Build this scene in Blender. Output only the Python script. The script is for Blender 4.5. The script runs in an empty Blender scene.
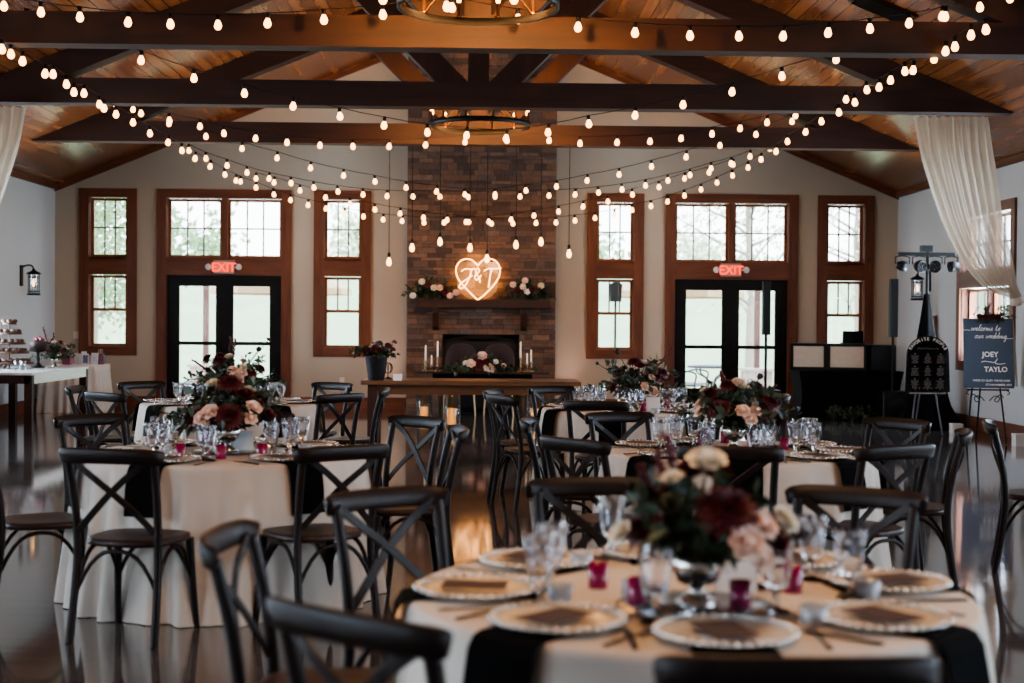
SKY=7.0; DAYW=330; DW=[1.0,1.2,.7,1.0,1.3,1.8]; CEILW=60; BW=[1,1,1,1,6,26]; CHAN=70; TOPW=28; UPL=20; BEAMG=260; NEONW=8; LOOK='AgX - Medium High Contrast'; EXPO=0.25
import bpy, math, random
from mathutils import Vector, Matrix
PI=math.pi
S=bpy.context.scene; COL=S.collection
RND=random.Random(11)
def sin(a): return math.sin(a)
def cos(a): return math.cos(a)
def rad(a): return math.radians(a)

# ---------------------------------------------------------------- camera
F=1422.2; CH=1.48
YAW,PITCH,ROLL=rad(1.21),rad(0.826),rad(0.45)
cam_d=bpy.data.cameras.new('camera'); cam=bpy.data.objects.new('camera',cam_d); COL.objects.link(cam)
RM=Matrix.Rotation(-YAW,3,'Z')@Matrix.Rotation(PI/2-PITCH,3,'X')@Matrix.Rotation(ROLL,3,'Z')
cam.matrix_world=Matrix.Translation((0,0,CH))@RM.to_4x4()
cam_d.sensor_width=36; cam_d.lens=F*36/1024; cam_d.clip_end=400
cam_d.dof.use_dof=True; cam_d.dof.focus_distance=12.5; cam_d.dof.aperture_fstop=2.2
S.camera=cam
def P(px,py,z=None,d=None):
    """world point seen at a photo pixel, on the plane height z or depth d"""
    v=RM@Vector((px-512,-(py-341.5),-F))
    t=(z-CH)/v.z if z is not None else d/v.y
    return Vector((v.x*t,v.y*t,CH+v.z*t))

# ---------------------------------------------------------------- mesh builder
class MB:
    def __init__(s): s.v=[]; s.f=[]; s.s=[]
    def add(s,vs,fs,smooth=True):
        o=len(s.v); s.v+=[tuple(v) for v in vs]
        for f in fs: s.f.append([i+o for i in f]); s.s.append(smooth)
        return s
    def box(s,x0,x1,y0,y1,z0,z1,M=None):
        vs=[Vector((x,y,z)) for x in (x0,x1) for y in (y0,y1) for z in (z0,z1)]
        if M: vs=[M@v for v in vs]
        return s.add(vs,[(0,1,3,2),(4,6,7,5),(0,4,5,1),(2,3,7,6),(0,2,6,4),(1,5,7,3)],False)
    def rings(s,rings,closed=True,cap=True,smooth=True):
        n=len(rings[0]); vs=[p for r in rings for p in r]; fs=[]
        for i in range(len(rings)-1):
            for j in range(n if closed else n-1):
                k=(j+1)%n
                fs.append((i*n+j,i*n+k,(i+1)*n+k,(i+1)*n+j))
        s.add(vs,fs,smooth)
        if cap and closed:
            s.add(rings[0],[tuple(reversed(range(n)))],False); s.add(rings[-1],[tuple(range(n))],False)
        return s
    def frames(s,pts,up=None):
        pts=[Vector(p) for p in pts]; out=[]
        n=len(pts); T=[]
        for i in range(n):
            t=(pts[min(i+1,n-1)]-pts[max(i-1,0)])
            T.append(t.normalized() if t.length>1e-9 else Vector((0,0,1)))
        u=Vector(up) if up else (Vector((0,0,1)) if abs(T[0].z)<.9 else Vector((1,0,0)))
        for i in range(n):
            if up: u=Vector(up)
            a=u-T[i]*u.dot(T[i])
            if a.length<1e-6: a=T[i].orthogonal()
            a.normalize(); b=T[i].cross(a); out.append((pts[i],a,b)); u=a
        return out
    def tube(s,pts,r,n=6,cap=True,sq=1.0):
        fr=s.frames(pts); R=[]
        for i,(p,a,b) in enumerate(fr):
            q=r[i] if isinstance(r,(list,tuple)) else r
            R.append([p+a*(q*cos(2*PI*k/n))+b*(q*sq*sin(2*PI*k/n)) for k in range(n)])
        return s.rings(R,True,cap)
    def bar(s,pts,w,h,up=(0,0,1),ch=.0):
        """rectangular section swept along pts: h along up, w sideways"""
        fr=s.frames(pts,up); R=[]
        for i,(p,a,b) in enumerate(fr):
            hh=(h[i] if isinstance(h,(list,tuple)) else h)/2; ww=(w[i] if isinstance(w,(list,tuple)) else w)/2
            if ch:
                c=ch
                q=[(hh,ww-c),(hh-c,ww),(-hh+c,ww),(-hh,ww-c),(-hh,-ww+c),(-hh+c,-ww),(hh-c,-ww),(hh,-ww+c)]
            else: q=[(hh,ww),(-hh,ww),(-hh,-ww),(hh,-ww)]
            R.append([p+a*x+b*y for x,y in q])
        return s.rings(R,True,True,False)
    def lathe(s,prof,n=16,c=(0,0,0),M=None,smooth=True,mod=None):
        R=[]
        for (r,z) in prof:
            R.append([Vector((max(r,1e-5)*(mod(k,z) if mod else 1)*cos(2*PI*k/n)+c[0],max(r,1e-5)*(mod(k,z) if mod else 1)*sin(2*PI*k/n)+c[1],z+c[2])) for k in range(n)])
        if M: R=[[M@p for p in r] for r in R]
        return s.rings(R,True,False,smooth)
    def sphere(s,c,r,n=8,m=5,sc=(1,1,1),M=None):
        R=[]
        for i in range(m+1):
            a=PI*i/m; R.append([Vector((r*max(sin(a),1e-4)*cos(2*PI*k/n)*sc[0],r*max(sin(a),1e-4)*sin(2*PI*k/n)*sc[1],-r*cos(a)*sc[2])) for k in range(n)])
        if M: R=[[M@p for p in q] for q in R]
        R=[[p+Vector(c) for p in q] for q in R]
        return s.rings(R,True,False)
    def patch(s,grid,smooth=True):
        return s.rings(grid,False,False,smooth)
    def prism(s,poly,y0,y1):
        """polygon given in x,z, extruded in y"""
        n=len(poly); vs=[(x,y0,z) for x,z in poly]+[(x,y1,z) for x,z in poly]
        fs=[tuple(range(n)),tuple(reversed(range(n,2*n)))]+[(i,(i+1)%n,n+(i+1)%n,n+i) for i in range(n)]
        return s.add(vs,fs,False)
    def build(s,name,mat,parent=None,loc=None):
        me=bpy.data.meshes.new(name); me.from_pydata(s.v,[],s.f); me.update()
        import bmesh
        bm=bmesh.new(); bm.from_mesh(me); bmesh.ops.recalc_face_normals(bm,faces=bm.faces) if len(bm.faces)<60000 else None
        bm.to_mesh(me); bm.free()
        me.polygons.foreach_set('use_smooth',s.s)
        if mat: me.materials.append(mat)
        o=bpy.data.objects.new(name,me); COL.objects.link(o)
        if parent: o.parent=parent
        if loc: o.location=loc
        return o
def tag(o,label=None,cat=None,group=None,kind=None):
    if label: o['label']=label
    if cat: o['category']=cat
    if group: o['group']=group
    if kind: o['kind']=kind
    return o
def empty(name,loc=(0,0,0),rz=0):
    o=bpy.data.objects.new(name,None); COL.objects.link(o); o.location=loc; o.rotation_euler=(0,0,rz); o.empty_display_size=.1
    return o
def thing(name,label,cat,loc=(0,0,0),rz=0,group=None): return tag(empty(name,loc,rz),label,cat,group)
def children(o): return [c for c in bpy.data.objects if c.parent==o]
KIDS={}
def copy_tree(o,parent=None):
    c=o.copy(); COL.objects.link(c)
    if parent: c.parent=parent
    if o.name not in KIDS: KIDS[o.name]=list(o.children)
    for ch in KIDS[o.name]: copy_tree(ch,c)
    return c
def place(proto,used,loc,rz,label,group=None):
    """first call moves the prototype itself, later calls copy it"""
    if not used: o=proto; used.append(1)
    else: o=copy_tree(proto)
    o.location=loc; o.rotation_euler=(0,0,rz); o['label']=label
    if group: o['group']=group
    return o
def crom(pts,n=6,closed=False):
    pts=[Vector(p) for p in pts]; out=[]; m=len(pts)
    for i in range(m if closed else m-1):
        if closed: a,b,c,d=pts[(i-1)%m],pts[i],pts[(i+1)%m],pts[(i+2)%m]
        else: a,b,c,d=pts[max(i-1,0)],pts[i],pts[i+1],pts[min(i+2,m-1)]
        for k in range(n):
            t=k/n
            out.append(.5*((2*b)+(c-a)*t+(2*a-5*b+4*c-d)*t*t+(3*b-a-3*c+d)*t**3))
    out.append(pts[0] if closed else pts[-1])
    return out

# ---------------------------------------------------------------- materials
def newmat(name):
    m=bpy.data.materials.new(name); m.use_nodes=True
    nt=m.node_tree; return m,nt,nt.nodes['Principled BSDF']
def lin(c):
    return tuple((x/12.92 if x<=.04045 else ((x+.055)/1.055)**2.4) for x in c[:3])+(1,)
def mat(name,c,rough=.5,metal=0,spec=.5,trans=0,emit=None,es=0,var=.12,scale=12,alpha=1,coat=0,sheen=0,bump=0):
    """colour c in sRGB 0-1 with a little procedural variation"""
    m,nt,b=newmat(name); N=nt.nodes; L=nt.links
    tc=N.new('ShaderNodeTexCoord'); no=N.new('ShaderNodeTexNoise'); no.inputs['Scale'].default_value=scale; no.inputs['Detail'].default_value=3
    L.new(tc.outputs['Object'],no.inputs['Vector'])
    mx=N.new('ShaderNodeMix'); mx.data_type='RGBA'
    lc=lin(c); mx.inputs[6].default_value=tuple(x*(1-var) for x in lc[:3])+(1,); mx.inputs[7].default_value=tuple(min(1,x*(1+var)) for x in lc[:3])+(1,)
    L.new(no.outputs['Fac'],mx.inputs[0]); L.new(mx.outputs[2],b.inputs['Base Color'])
    b.inputs['Roughness'].default_value=rough; b.inputs['Metallic'].default_value=metal; b.inputs['Specular IOR Level'].default_value=spec
    b.inputs['Transmission Weight'].default_value=trans; b.inputs['Alpha'].default_value=alpha; b.inputs['Coat Weight'].default_value=coat
    if sheen: b.inputs['Sheen Weight'].default_value=sheen
    if emit: b.inputs['Emission Color'].default_value=lin(emit); b.inputs['Emission Strength'].default_value=es
    if bump:
        bp=N.new('ShaderNodeBump'); bp.inputs['Strength'].default_value=bump; bp.inputs['Distance'].default_value=.01
        L.new(no.outputs['Fac'],bp.inputs['Height']); L.new(bp.outputs[0],b.inputs['Normal'])
    return m
def wood(name,c1,c2,axis='z',rough=.45,scale=9,stretch=.12,spec=.4,knots=True):
    m,nt,b=newmat(name); N=nt.nodes; L=nt.links
    tc=N.new('ShaderNodeTexCoord'); mp=N.new('ShaderNodeMapping')
    sc=[1,1,1]; sc['xyz'.index(axis)]=stretch; mp.inputs['Scale'].default_value=sc
    no=N.new('ShaderNodeTexNoise'); no.inputs['Scale'].default_value=scale; no.inputs['Detail'].default_value=6; no.inputs['Distortion'].default_value=.8
    L.new(tc.outputs['Object'],mp.inputs[0]); L.new(mp.outputs[0],no.inputs['Vector'])
    cr=N.new('ShaderNodeValToRGB'); cr.color_ramp.elements[0].position=.3; cr.color_ramp.elements[1].position=.72
    cr.color_ramp.elements[0].color=lin(c1); cr.color_ramp.elements[1].color=lin(c2)
    L.new(no.outputs['Fac'],cr.inputs[0]); out=cr.outputs[0]
    if knots:
        vo=N.new('ShaderNodeTexVoronoi'); vo.inputs['Scale'].default_value=2.4
        mp2=N.new('ShaderNodeMapping'); s2=[1,1,1]; s2['xyz'.index(axis)]=.5; mp2.inputs['Scale'].default_value=s2
        L.new(tc.outputs['Object'],mp2.inputs[0]); L.new(mp2.outputs[0],vo.inputs['Vector'])
        mr=N.new('ShaderNodeMapRange'); mr.inputs[1].default_value=.03; mr.inputs[2].default_value=.12; mr.inputs[3].default_value=.35; mr.inputs[4].default_value=1
        L.new(vo.outputs['Distance'],mr.inputs[0])
        mu=N.new('ShaderNodeMix'); mu.data_type='RGBA'; mu.blend_type='MULTIPLY'; mu.inputs[0].default_value=1
        L.new(out,mu.inputs[6]); L.new(mr.outputs[0],mu.inputs[7]); out=mu.outputs[2]
    L.new(out,b.inputs['Base Color']); b.inputs['Roughness'].default_value=rough; b.inputs['Specular IOR Level'].default_value=spec
    bp=N.new('ShaderNodeBump'); bp.inputs['Strength'].default_value=.15; bp.inputs['Distance'].default_value=.01
    L.new(no.outputs['Fac'],bp.inputs['Height']); L.new(bp.outputs[0],b.inputs['Normal'])
    return m
def planks(name,c1,c2,axis,width,rough=.35,seam=.05,streak='y',dark=.25):
    """boards of the given width counted along axis"""
    m,nt,b=newmat(name); N=nt.nodes; L=nt.links
    tc=N.new('ShaderNodeTexCoord'); sp=N.new('ShaderNodeSeparateXYZ'); L.new(tc.outputs['Object'],sp.inputs[0])
    dv=N.new('ShaderNodeMath'); dv.operation='DIVIDE'; dv.inputs[1].default_value=width; L.new(sp.outputs['XYZ'.index(axis.upper())],dv.inputs[0])
    fl=N.new('ShaderNodeMath'); fl.operation='FLOOR'; L.new(dv.outputs[0],fl.inputs[0])
    fr=N.new('ShaderNodeMath'); fr.operation='FRACT'; L.new(dv.outputs[0],fr.inputs[0])
    wn=N.new('ShaderNodeTexWhiteNoise'); wn.noise_dimensions='1D'; L.new(fl.outputs[0],wn.inputs['W'])
    mp=N.new('ShaderNodeMapping'); sc=[1,1,1]; sc['xyz'.index(streak)]=.1; mp.inputs['Scale'].default_value=sc; L.new(tc.outputs['Object'],mp.inputs[0])
    no=N.new('ShaderNodeTexNoise'); no.inputs['Scale'].default_value=7; no.inputs['Detail'].default_value=5; L.new(mp.outputs[0],no.inputs['Vector'])
    ad=N.new('ShaderNodeMath'); ad.operation='ADD'; L.new(no.outputs['Fac'],ad.inputs[0])
    ms=N.new('ShaderNodeMath'); ms.operation='MULTIPLY_ADD'; ms.inputs[1].default_value=.22; ms.inputs[2].default_value=-.11; L.new(wn.outputs['Value'],ms.inputs[0]); L.new(ms.outputs[0],ad.inputs[1])
    cr=N.new('ShaderNodeValToRGB'); cr.color_ramp.elements[0].position=.25; cr.color_ramp.elements[1].position=.8
    cr.color_ramp.elements[0].color=lin(c1); cr.color_ramp.elements[1].color=lin(c2); L.new(ad.outputs[0],cr.inputs[0])
    gt=N.new('ShaderNodeMath'); gt.operation='LESS_THAN'; gt.inputs[1].default_value=seam; L.new(fr.outputs[0],gt.inputs[0])
    mx=N.new('ShaderNodeMix'); mx.data_type='RGBA'; mx.blend_type='MULTIPLY'; mx.inputs[7].default_value=(dark,dark,dark,1)
    L.new(gt.outputs[0],mx.inputs[0]); L.new(cr.outputs[0],mx.inputs[6]); L.new(mx.outputs[2],b.inputs['Base Color'])
    b.inputs['Roughness'].default_value=rough
    bp=N.new('ShaderNodeBump'); bp.inputs['Strength'].default_value=.3; bp.inputs['Distance'].default_value=.01; bp.invert=True
    L.new(gt.outputs[0],bp.inputs['Height']); L.new(bp.outputs[0],b.inputs['Normal'])
    return m
def island(name,cols,rough=.8,bump=.4,scale=14):
    """a different colour for each separate stone of one mesh"""
    m,nt,b=newmat(name); N=nt.nodes; L=nt.links
    g=N.new('ShaderNodeNewGeometry'); cr=N.new('ShaderNodeValToRGB'); cr.color_ramp.interpolation='CONSTANT'
    e=cr.color_ramp.elements
    for i,c in enumerate(cols):
        x=e[i] if i<2 else e.new(i/len(cols))
        x.position=i/len(cols); x.color=lin(c)
    L.new(g.outputs['Random Per Island'],cr.inputs[0])
    tc=N.new('ShaderNodeTexCoord'); no=N.new('ShaderNodeTexNoise'); no.inputs['Scale'].default_value=scale; no.inputs['Detail'].default_value=5; L.new(tc.outputs['Object'],no.inputs['Vector'])
    mr=N.new('ShaderNodeMapRange'); mr.inputs[3].default_value=.6; mr.inputs[4].default_value=1.35; L.new(no.outputs['Fac'],mr.inputs[0])
    mx=N.new('ShaderNodeMix'); mx.data_type='RGBA'; mx.blend_type='MULTIPLY'; mx.inputs[0].default_value=1
    L.new(cr.outputs[0],mx.inputs[6]); L.new(mr.outputs[0],mx.inputs[7]); L.new(mx.outputs[2],b.inputs['Base Color'])
    b.inputs['Roughness'].default_value=rough
    bp=N.new('ShaderNodeBump'); bp.inputs['Strength'].default_value=bump; bp.inputs['Distance'].default_value=.02; L.new(no.outputs['Fac'],bp.inputs['Height']); L.new(bp.outputs[0],b.inputs['Normal'])
    return m
def emitter(name,c,strength):
    m=bpy.data.materials.new(name); m.use_nodes=True; nt=m.node_tree; nt.nodes.clear()
    e=nt.nodes.new('ShaderNodeEmission'); e.inputs[0].default_value=lin(c); e.inputs[1].default_value=strength
    o=nt.nodes.new('ShaderNodeOutputMaterial'); nt.links.new(e.outputs[0],o.inputs[0]); return m
def thin_glass(name,tint=(1,1,1),refl=.08):
    m=bpy.data.materials.new(name); m.use_nodes=True; nt=m.node_tree; nt.nodes.clear(); N=nt.nodes
    t=N.new('ShaderNodeBsdfTransparent'); t.inputs[0].default_value=lin(tint); g=N.new('ShaderNodeBsdfGlossy'); g.inputs['Roughness'].default_value=.03
    mx=N.new('ShaderNodeMixShader'); f=N.new('ShaderNodeLayerWeight'); f.inputs[0].default_value=.25
    mu=N.new('ShaderNodeMath'); mu.operation='MULTIPLY_ADD'; mu.inputs[1].default_value=.5; mu.inputs[2].default_value=refl; nt.links.new(f.outputs['Fresnel'],mu.inputs[0])
    nt.links.new(mu.outputs[0],mx.inputs[0]); nt.links.new(t.outputs[0],mx.inputs[1]); nt.links.new(g.outputs[0],mx.inputs[2])
    o=N.new('ShaderNodeOutputMaterial'); nt.links.new(mx.outputs[0],o.inputs[0]); return m
def sheer(name,c,tr=.3):
    m=bpy.data.materials.new(name); m.use_nodes=True; nt=m.node_tree; nt.nodes.clear(); N=nt.nodes
    d=N.new('ShaderNodeBsdfDiffuse'); d.inputs[0].default_value=lin(c); t=N.new('ShaderNodeBsdfTranslucent'); t.inputs[0].default_value=lin(c)
    a=N.new('ShaderNodeMixShader'); a.inputs[0].default_value=.45; nt.links.new(d.outputs[0],a.inputs[1]); nt.links.new(t.outputs[0],a.inputs[2])
    x=N.new('ShaderNodeBsdfTransparent'); b=N.new('ShaderNodeMixShader'); b.inputs[0].default_value=tr
    tc=N.new('ShaderNodeTexCoord'); no=N.new('ShaderNodeTexNoise'); no.inputs['Scale'].default_value=5; nt.links.new(tc.outputs['Object'],no.inputs['Vector'])
    mr=N.new('ShaderNodeMapRange'); mr.inputs[3].default_value=tr*.6; mr.inputs[4].default_value=tr*1.4; nt.links.new(no.outputs['Fac'],mr.inputs[0]); nt.links.new(mr.outputs[0],b.inputs[0])
    nt.links.new(a.outputs[0],b.inputs[1]); nt.links.new(x.outputs[0],b.inputs[2])
    o=N.new('ShaderNodeOutputMaterial'); nt.links.new(b.outputs[0],o.inputs[0]); return m

M={}
M['wall']=mat('plaster tinted as daylit',(.76,.77,.765),.9,var=.03,scale=2)  # side walls: cool daylight put into the plaster colour
M['wallb']=mat('plaster toned dim and lamplit',(.68,.635,.57),.9,var=.03,scale=2)  # back wall: dimmer, warmer light put into the plaster colour
M['trim_v']=wood('knotty trim upright',(.33,.18,.12),(.46,.27,.175),'z',.5)
M['trim_h']=wood('knotty trim level',(.33,.18,.12),(.46,.27,.175),'x',.5)
M['trim_y']=wood('knotty trim along wall',(.33,.18,.12),(.46,.27,.175),'y',.5)
M['beam_h']=wood('dark stained beam',(.135,.065,.04),(.25,.125,.07),'x',.6,6)
M['beam_v']=wood('dark stained post',(.135,.065,.04),(.25,.125,.07),'z',.6,6)
M['chair']=wood('dark walnut chair',(.08,.05,.038),(.145,.095,.075),'z',.45,14,.15,.28,False)
M['seat']=wood('dark walnut seat',(.14,.085,.07),(.21,.135,.11),'y',.42,14,.15,.4,False)
M['ceil']=planks('ceiling boards',(.38,.20,.105),(.60,.37,.21),'x',.14,.26,.075,'y',.15)
M['black']=mat('black paint',(.05,.048,.05),.5,spec=.25)
M['hurricane']=thin_glass('hurricane glass',(.97,.98,.98),.03)
M['blackcloth']=mat('black linen',(.04,.036,.038),.95,spec=.1)
M['iron']=mat('black iron',(.055,.052,.052),.5,.3,.3)
M['cloth']=mat('ivory table linen',(.81,.765,.715),.9,var=.04,scale=6,spec=.2)
M['white']=mat('white enamel',(.85,.85,.84),.4)
M['silver']=mat('polished silver',(.80,.78,.75),.18,1)
M['cutlery']=mat('dark polished steel',(.14,.125,.12),.3,.7)
M['gold']=mat('brushed gold',(.66,.56,.43),.35,1)
M['brass']=mat('aged bronze',(.30,.20,.12),.4,.9)
M['glass']=mat('cut glass',(.97,.98,1),.04,0,.5,1,var=0)
M['charger']=mat('frosted glass charger',(.90,.86,.79),.22,.1,.6,.1,var=.05)
M['card']=mat('dark brown card',(.25,.17,.15),.7)
M['magenta']=mat('magenta glass',(.68,.17,.37),.2,0,.5,.35,var=.25,scale=90)
M['wax']=mat('white wax',(.95,.92,.85),.5,0,.5,0,(1,.85,.6),.15)
M['pane']=thin_glass('window pane')
M['clearcup']=thin_glass('clear tumbler',(.93,.95,.96),.14)
M['bulb']=emitter('warm bulb',(1,.74,.47),6)
M['flame']=emitter('candle bulb glow',(1,.72,.42),9)
M['neon']=emitter('warm neon',(1,.72,.44),9)
M['led']=mat('lit candle wax',(.95,.72,.42),.6,0,.5,0,(1,.62,.28),1.1)
M['leaf']=mat('dark leaf',(.13,.19,.10),.55,var=.45,scale=25)
M['leaf2']=mat('grey green leaf',(.25,.31,.23),.6,var=.35,scale=25)
M['stem']=mat('green stem',(.17,.20,.10),.6)
M['burg']=mat('burgundy petal',(.33,.05,.085),.6,var=.4,scale=60)
M['dark']=mat('near black petal',(.10,.025,.035),.6,var=.4,scale=60)
M['blush']=mat('blush petal',(.95,.82,.75),.6,var=.12,scale=50)
M['cream']=mat('cream petal',(.93,.88,.79),.6,var=.1,scale=50)
M['white_p']=mat('white petal',(.92,.88,.86),.6,var=.08,scale=50)
# ---------------------------------------------------------------- the room
RX=-.062; HW=7.01; XL=RX-HW; XR=RX+HW; YB=23.7; YF=-5.0; EAVE=3.66; SL=.41; RIDGE=EAVE+SL*HW
def roofz(x): return EAVE+SL*(HW-abs(x-RX))
# floor: polished concrete
def floor_mat():
    m,nt,b=newmat('polished dark floor'); N=nt.nodes; L=nt.links
    tc=N.new('ShaderNodeTexCoord'); no=N.new('ShaderNodeTexNoise'); no.inputs['Scale'].default_value=1.3; no.inputs['Detail'].default_value=7
    mp=N.new('ShaderNodeMapping'); mp.inputs['Scale'].default_value=(.5,6,1); L.new(tc.outputs['Object'],mp.inputs[0])
    n2=N.new('ShaderNodeTexNoise'); n2.inputs['Scale'].default_value=2.2; n2.inputs['Detail'].default_value=6; L.new(mp.outputs[0],n2.inputs['Vector']); L.new(tc.outputs['Object'],no.inputs['Vector'])
    ad=N.new('ShaderNodeMath'); ad.operation='ADD'; L.new(no.outputs['Fac'],ad.inputs[0]); L.new(n2.outputs['Fac'],ad.inputs[1])
    hf=N.new('ShaderNodeMath'); hf.operation='MULTIPLY'; hf.inputs[1].default_value=.5; L.new(ad.outputs[0],hf.inputs[0])
    cr=N.new('ShaderNodeValToRGB'); cr.color_ramp.elements[0].position=.35; cr.color_ramp.elements[1].position=.68
    cr.color_ramp.elements[0].color=lin((.245,.22,.205)); cr.color_ramp.elements[1].color=lin((.40,.375,.365)); L.new(hf.outputs[0],cr.inputs[0])
    sp=N.new('ShaderNodeSeparateXYZ'); L.new(tc.outputs['Object'],sp.inputs[0])
    L.new(cr.outputs[0],b.inputs['Base Color'])
    rr=N.new('ShaderNodeMapRange'); rr.inputs[3].default_value=.03; rr.inputs[4].default_value=.11; L.new(n2.outputs['Fac'],rr.inputs[0]); L.new(rr.outputs[0],b.inputs['Roughness'])
    bp=N.new('ShaderNodeBump'); bp.inputs['Strength'].default_value=.02; bp.inputs['Distance'].default_value=.01; L.new(n2.outputs['Fac'],bp.inputs['Height']); L.new(bp.outputs[0],b.inputs['Normal'])
    b.inputs['Specular IOR Level'].default_value=.6; b.inputs['Coat Weight'].default_value=.5; b.inputs['Coat Roughness'].default_value=.07
    return m
def struct(o): return tag(o,kind='structure')
struct(MB().box(XL-.3,XR+.3,YF-.3,YB,-.2,0).build('floor',floor_mat()))

def wall_cells(mb,axis,p0,p1,a0,a1,z0,z1,holes):
    xs=sorted({a0,a1,*[h[0] for h in holes],*[h[1] for h in holes]}); zs=sorted({z0,z1,*[h[2] for h in holes],*[h[3] for h in holes]})
    for i in range(len(xs)-1):
        for j in range(len(zs)-1):
            cx=(xs[i]+xs[i+1])/2; cz=(zs[j]+zs[j+1])/2
            if any(h[0]<cx<h[1] and h[2]<cz<h[3] for h in holes): continue
            if axis=='x': mb.box(xs[i],xs[i+1],p0,p1,zs[j],zs[j+1])
            else: mb.box(p0,p1,xs[i],xs[i+1],zs[j],zs[j+1])
ZT,ZB=3.62,.86          # casing top and bottom
OT0,OT1=2.48,3.48; OB0,OB1=1.0,2.2
WIN=[(-6.61,-5.66),(-2.74,-1.79),(1.80,2.75),(5.66,6.61)]
DOOR=[(-5.335,-3.11),(3.11,5.335)]
holes=[]
for a,b in WIN:
    holes+=[(RX+a+.16,RX+b-.16,OT0,OT1),(RX+a+.16,RX+b-.16,OB0,OB1)]
for a,b in DOOR:
    holes+=[(RX+a+.16,RX+b-.16,OT0,OT1),(RX+a+.16,RX+b-.16,0,2.2)]
WT=.2
bw=MB(); wall_cells(bw,'x',YB,YB+WT,XL-.2,XR+.2,-.2,EAVE,holes)
bw.prism([(XL-.2,EAVE),(XR+.2,EAVE),(XR+.2,roofz(XR)+.1),(RX,RIDGE+.1),(XL-.2,roofz(XL)+.1)],YB,YB+WT)
struct(bw.build('wall_back',M['wallb']))
SIDE=[(-3.2,-.8),(1.0,3.4),(5.4,7.8),(9.8,12.2),(14.0,16.4),(18.42,20.58)]
lh=[(a+.1,b-.1,z0,z1) for a,b in SIDE for z0,z1 in ((.95,2.0),(2.22,3.0))]
rh=[(a+.1,b-.1,z0,z1) for a,b in SIDE for z0,z1 in ((.95,2.0),(2.22,3.0))]
w=MB(); wall_cells(w,'y',XL-.2,XL,YF,YB,-.2,EAVE+.02,lh); struct(w.build('wall_left',M['wall']))
w=MB(); wall_cells(w,'y',XR,XR+.2,YF,YB,-.2,EAVE+.02,rh); struct(w.build('wall_right',M['wall']))
w=MB(); w.box(XL-.2,XR+.2,YF-.2,YF,-.2,EAVE); w.prism([(XL-.2,EAVE),(XR+.2,EAVE),(XR+.2,roofz(XR)+.1),(RX,RIDGE+.1),(XL-.2,roofz(XL)+.1)],YF-.2,YF)
struct(w.build('wall_front',M['wall']))
c=MB()
for s in (-1,1):
    e=RX+s*(HW+.25); poly=[(RX,RIDGE),(e,roofz(e)),(e,roofz(e)+.2),(RX,RIDGE+.2)]
    c.prism(poly,YF-.2,YB+WT)
struct(c.build('ceiling',M['ceil']))
# wood trim where walls meet the ceiling, baseboards
n=0
for s in (-1,1):
    n+=1; x=RX+s*HW
    struct(MB().box(min(x,x-s*.05),max(x,x-s*.05),YF,YB,EAVE-.07,EAVE+.03).build('trim_%d'%n,M['trim_y']))
    n+=1; t=MB(); t.prism([(RX,RIDGE-.1),(x-s*.0,EAVE-.10),(x,EAVE),(RX,RIDGE)],YB-.05,YB); struct(t.build('trim_%d'%n,M['trim_h']))
def baseb(name,x0,x1,y0,y1,m): struct(MB().box(x0,x1,y0,y1,0,.19).build(name,m))
baseb('baseboard_left',XL,XL+.03,YF,YB,M['trim_y']); baseb('baseboard_right',XR-.03,XR,YF,YB,M['trim_y'])
bb=MB(); 
for a,b in ((XL+.03,RX-5.335),(RX-3.11,RX-1.22),(RX+1.22,RX+3.11),(RX+5.335,XR-.03)): bb.box(a,b,YB-.03,YB,0,.19)
struct(bb.build('baseboard_back',M['trim_h']))

# windows of the back wall: casing, middle panel, two sashes with panes
SASH=wood('sash wood',(.45,.27,.16),(.60,.39,.25),'z',.45)
DARKM=mat('dark muntin',(.22,.17,.15),.5)
def sash(par,x0,x1,z0,z1,y,cols,rows,meet=None,name='sash',axis='x'):
    """a sash of stiles and rails; pane and muntin grid are its sub-parts"""
    def bx(mb,a0,a1,b0,b1,p0,p1):
        if axis=='x': mb.box(a0,a1,p0,p1,b0,b1)
        else: mb.box(p0,p1,a0,a1,b0,b1)
    f=MB(); w=.045
    bx(f,x0,x0+w,z0,z1,y,y+.05); bx(f,x1-w,x1,z0,z1,y,y+.05); bx(f,x0+w,x1-w,z0,z0+w,y,y+.05); bx(f,x0+w,x1-w,z1-w,z1,y,y+.05)
    zr0=z0+w
    if meet: bx(f,x0+w,x1-w,meet-.025,meet+.025,y,y+.05); zr0=meet+.025
    s=f.build(name,SASH,par)
    g=MB()
    for i in range(1,cols): xx=x0+w+(x1-x0-2*w)*i/cols; bx(g,xx-.011,xx+.011,zr0,z1-w,y+.012,y+.036)
    for j in range(1,rows): zz=zr0+(z1-w-zr0)*j/rows; bx(g,x0+w,x1-w,zz-.011,zz+.011,y+.012,y+.036)
    g.build('muntin_grid',DARKM,s)
    p=MB(); bx(p,x0+w,x1-w,z0+w,z1-w,y+.022,y+.026); p.build('pane',M['pane'],s)
    return s
wn=0
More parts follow.
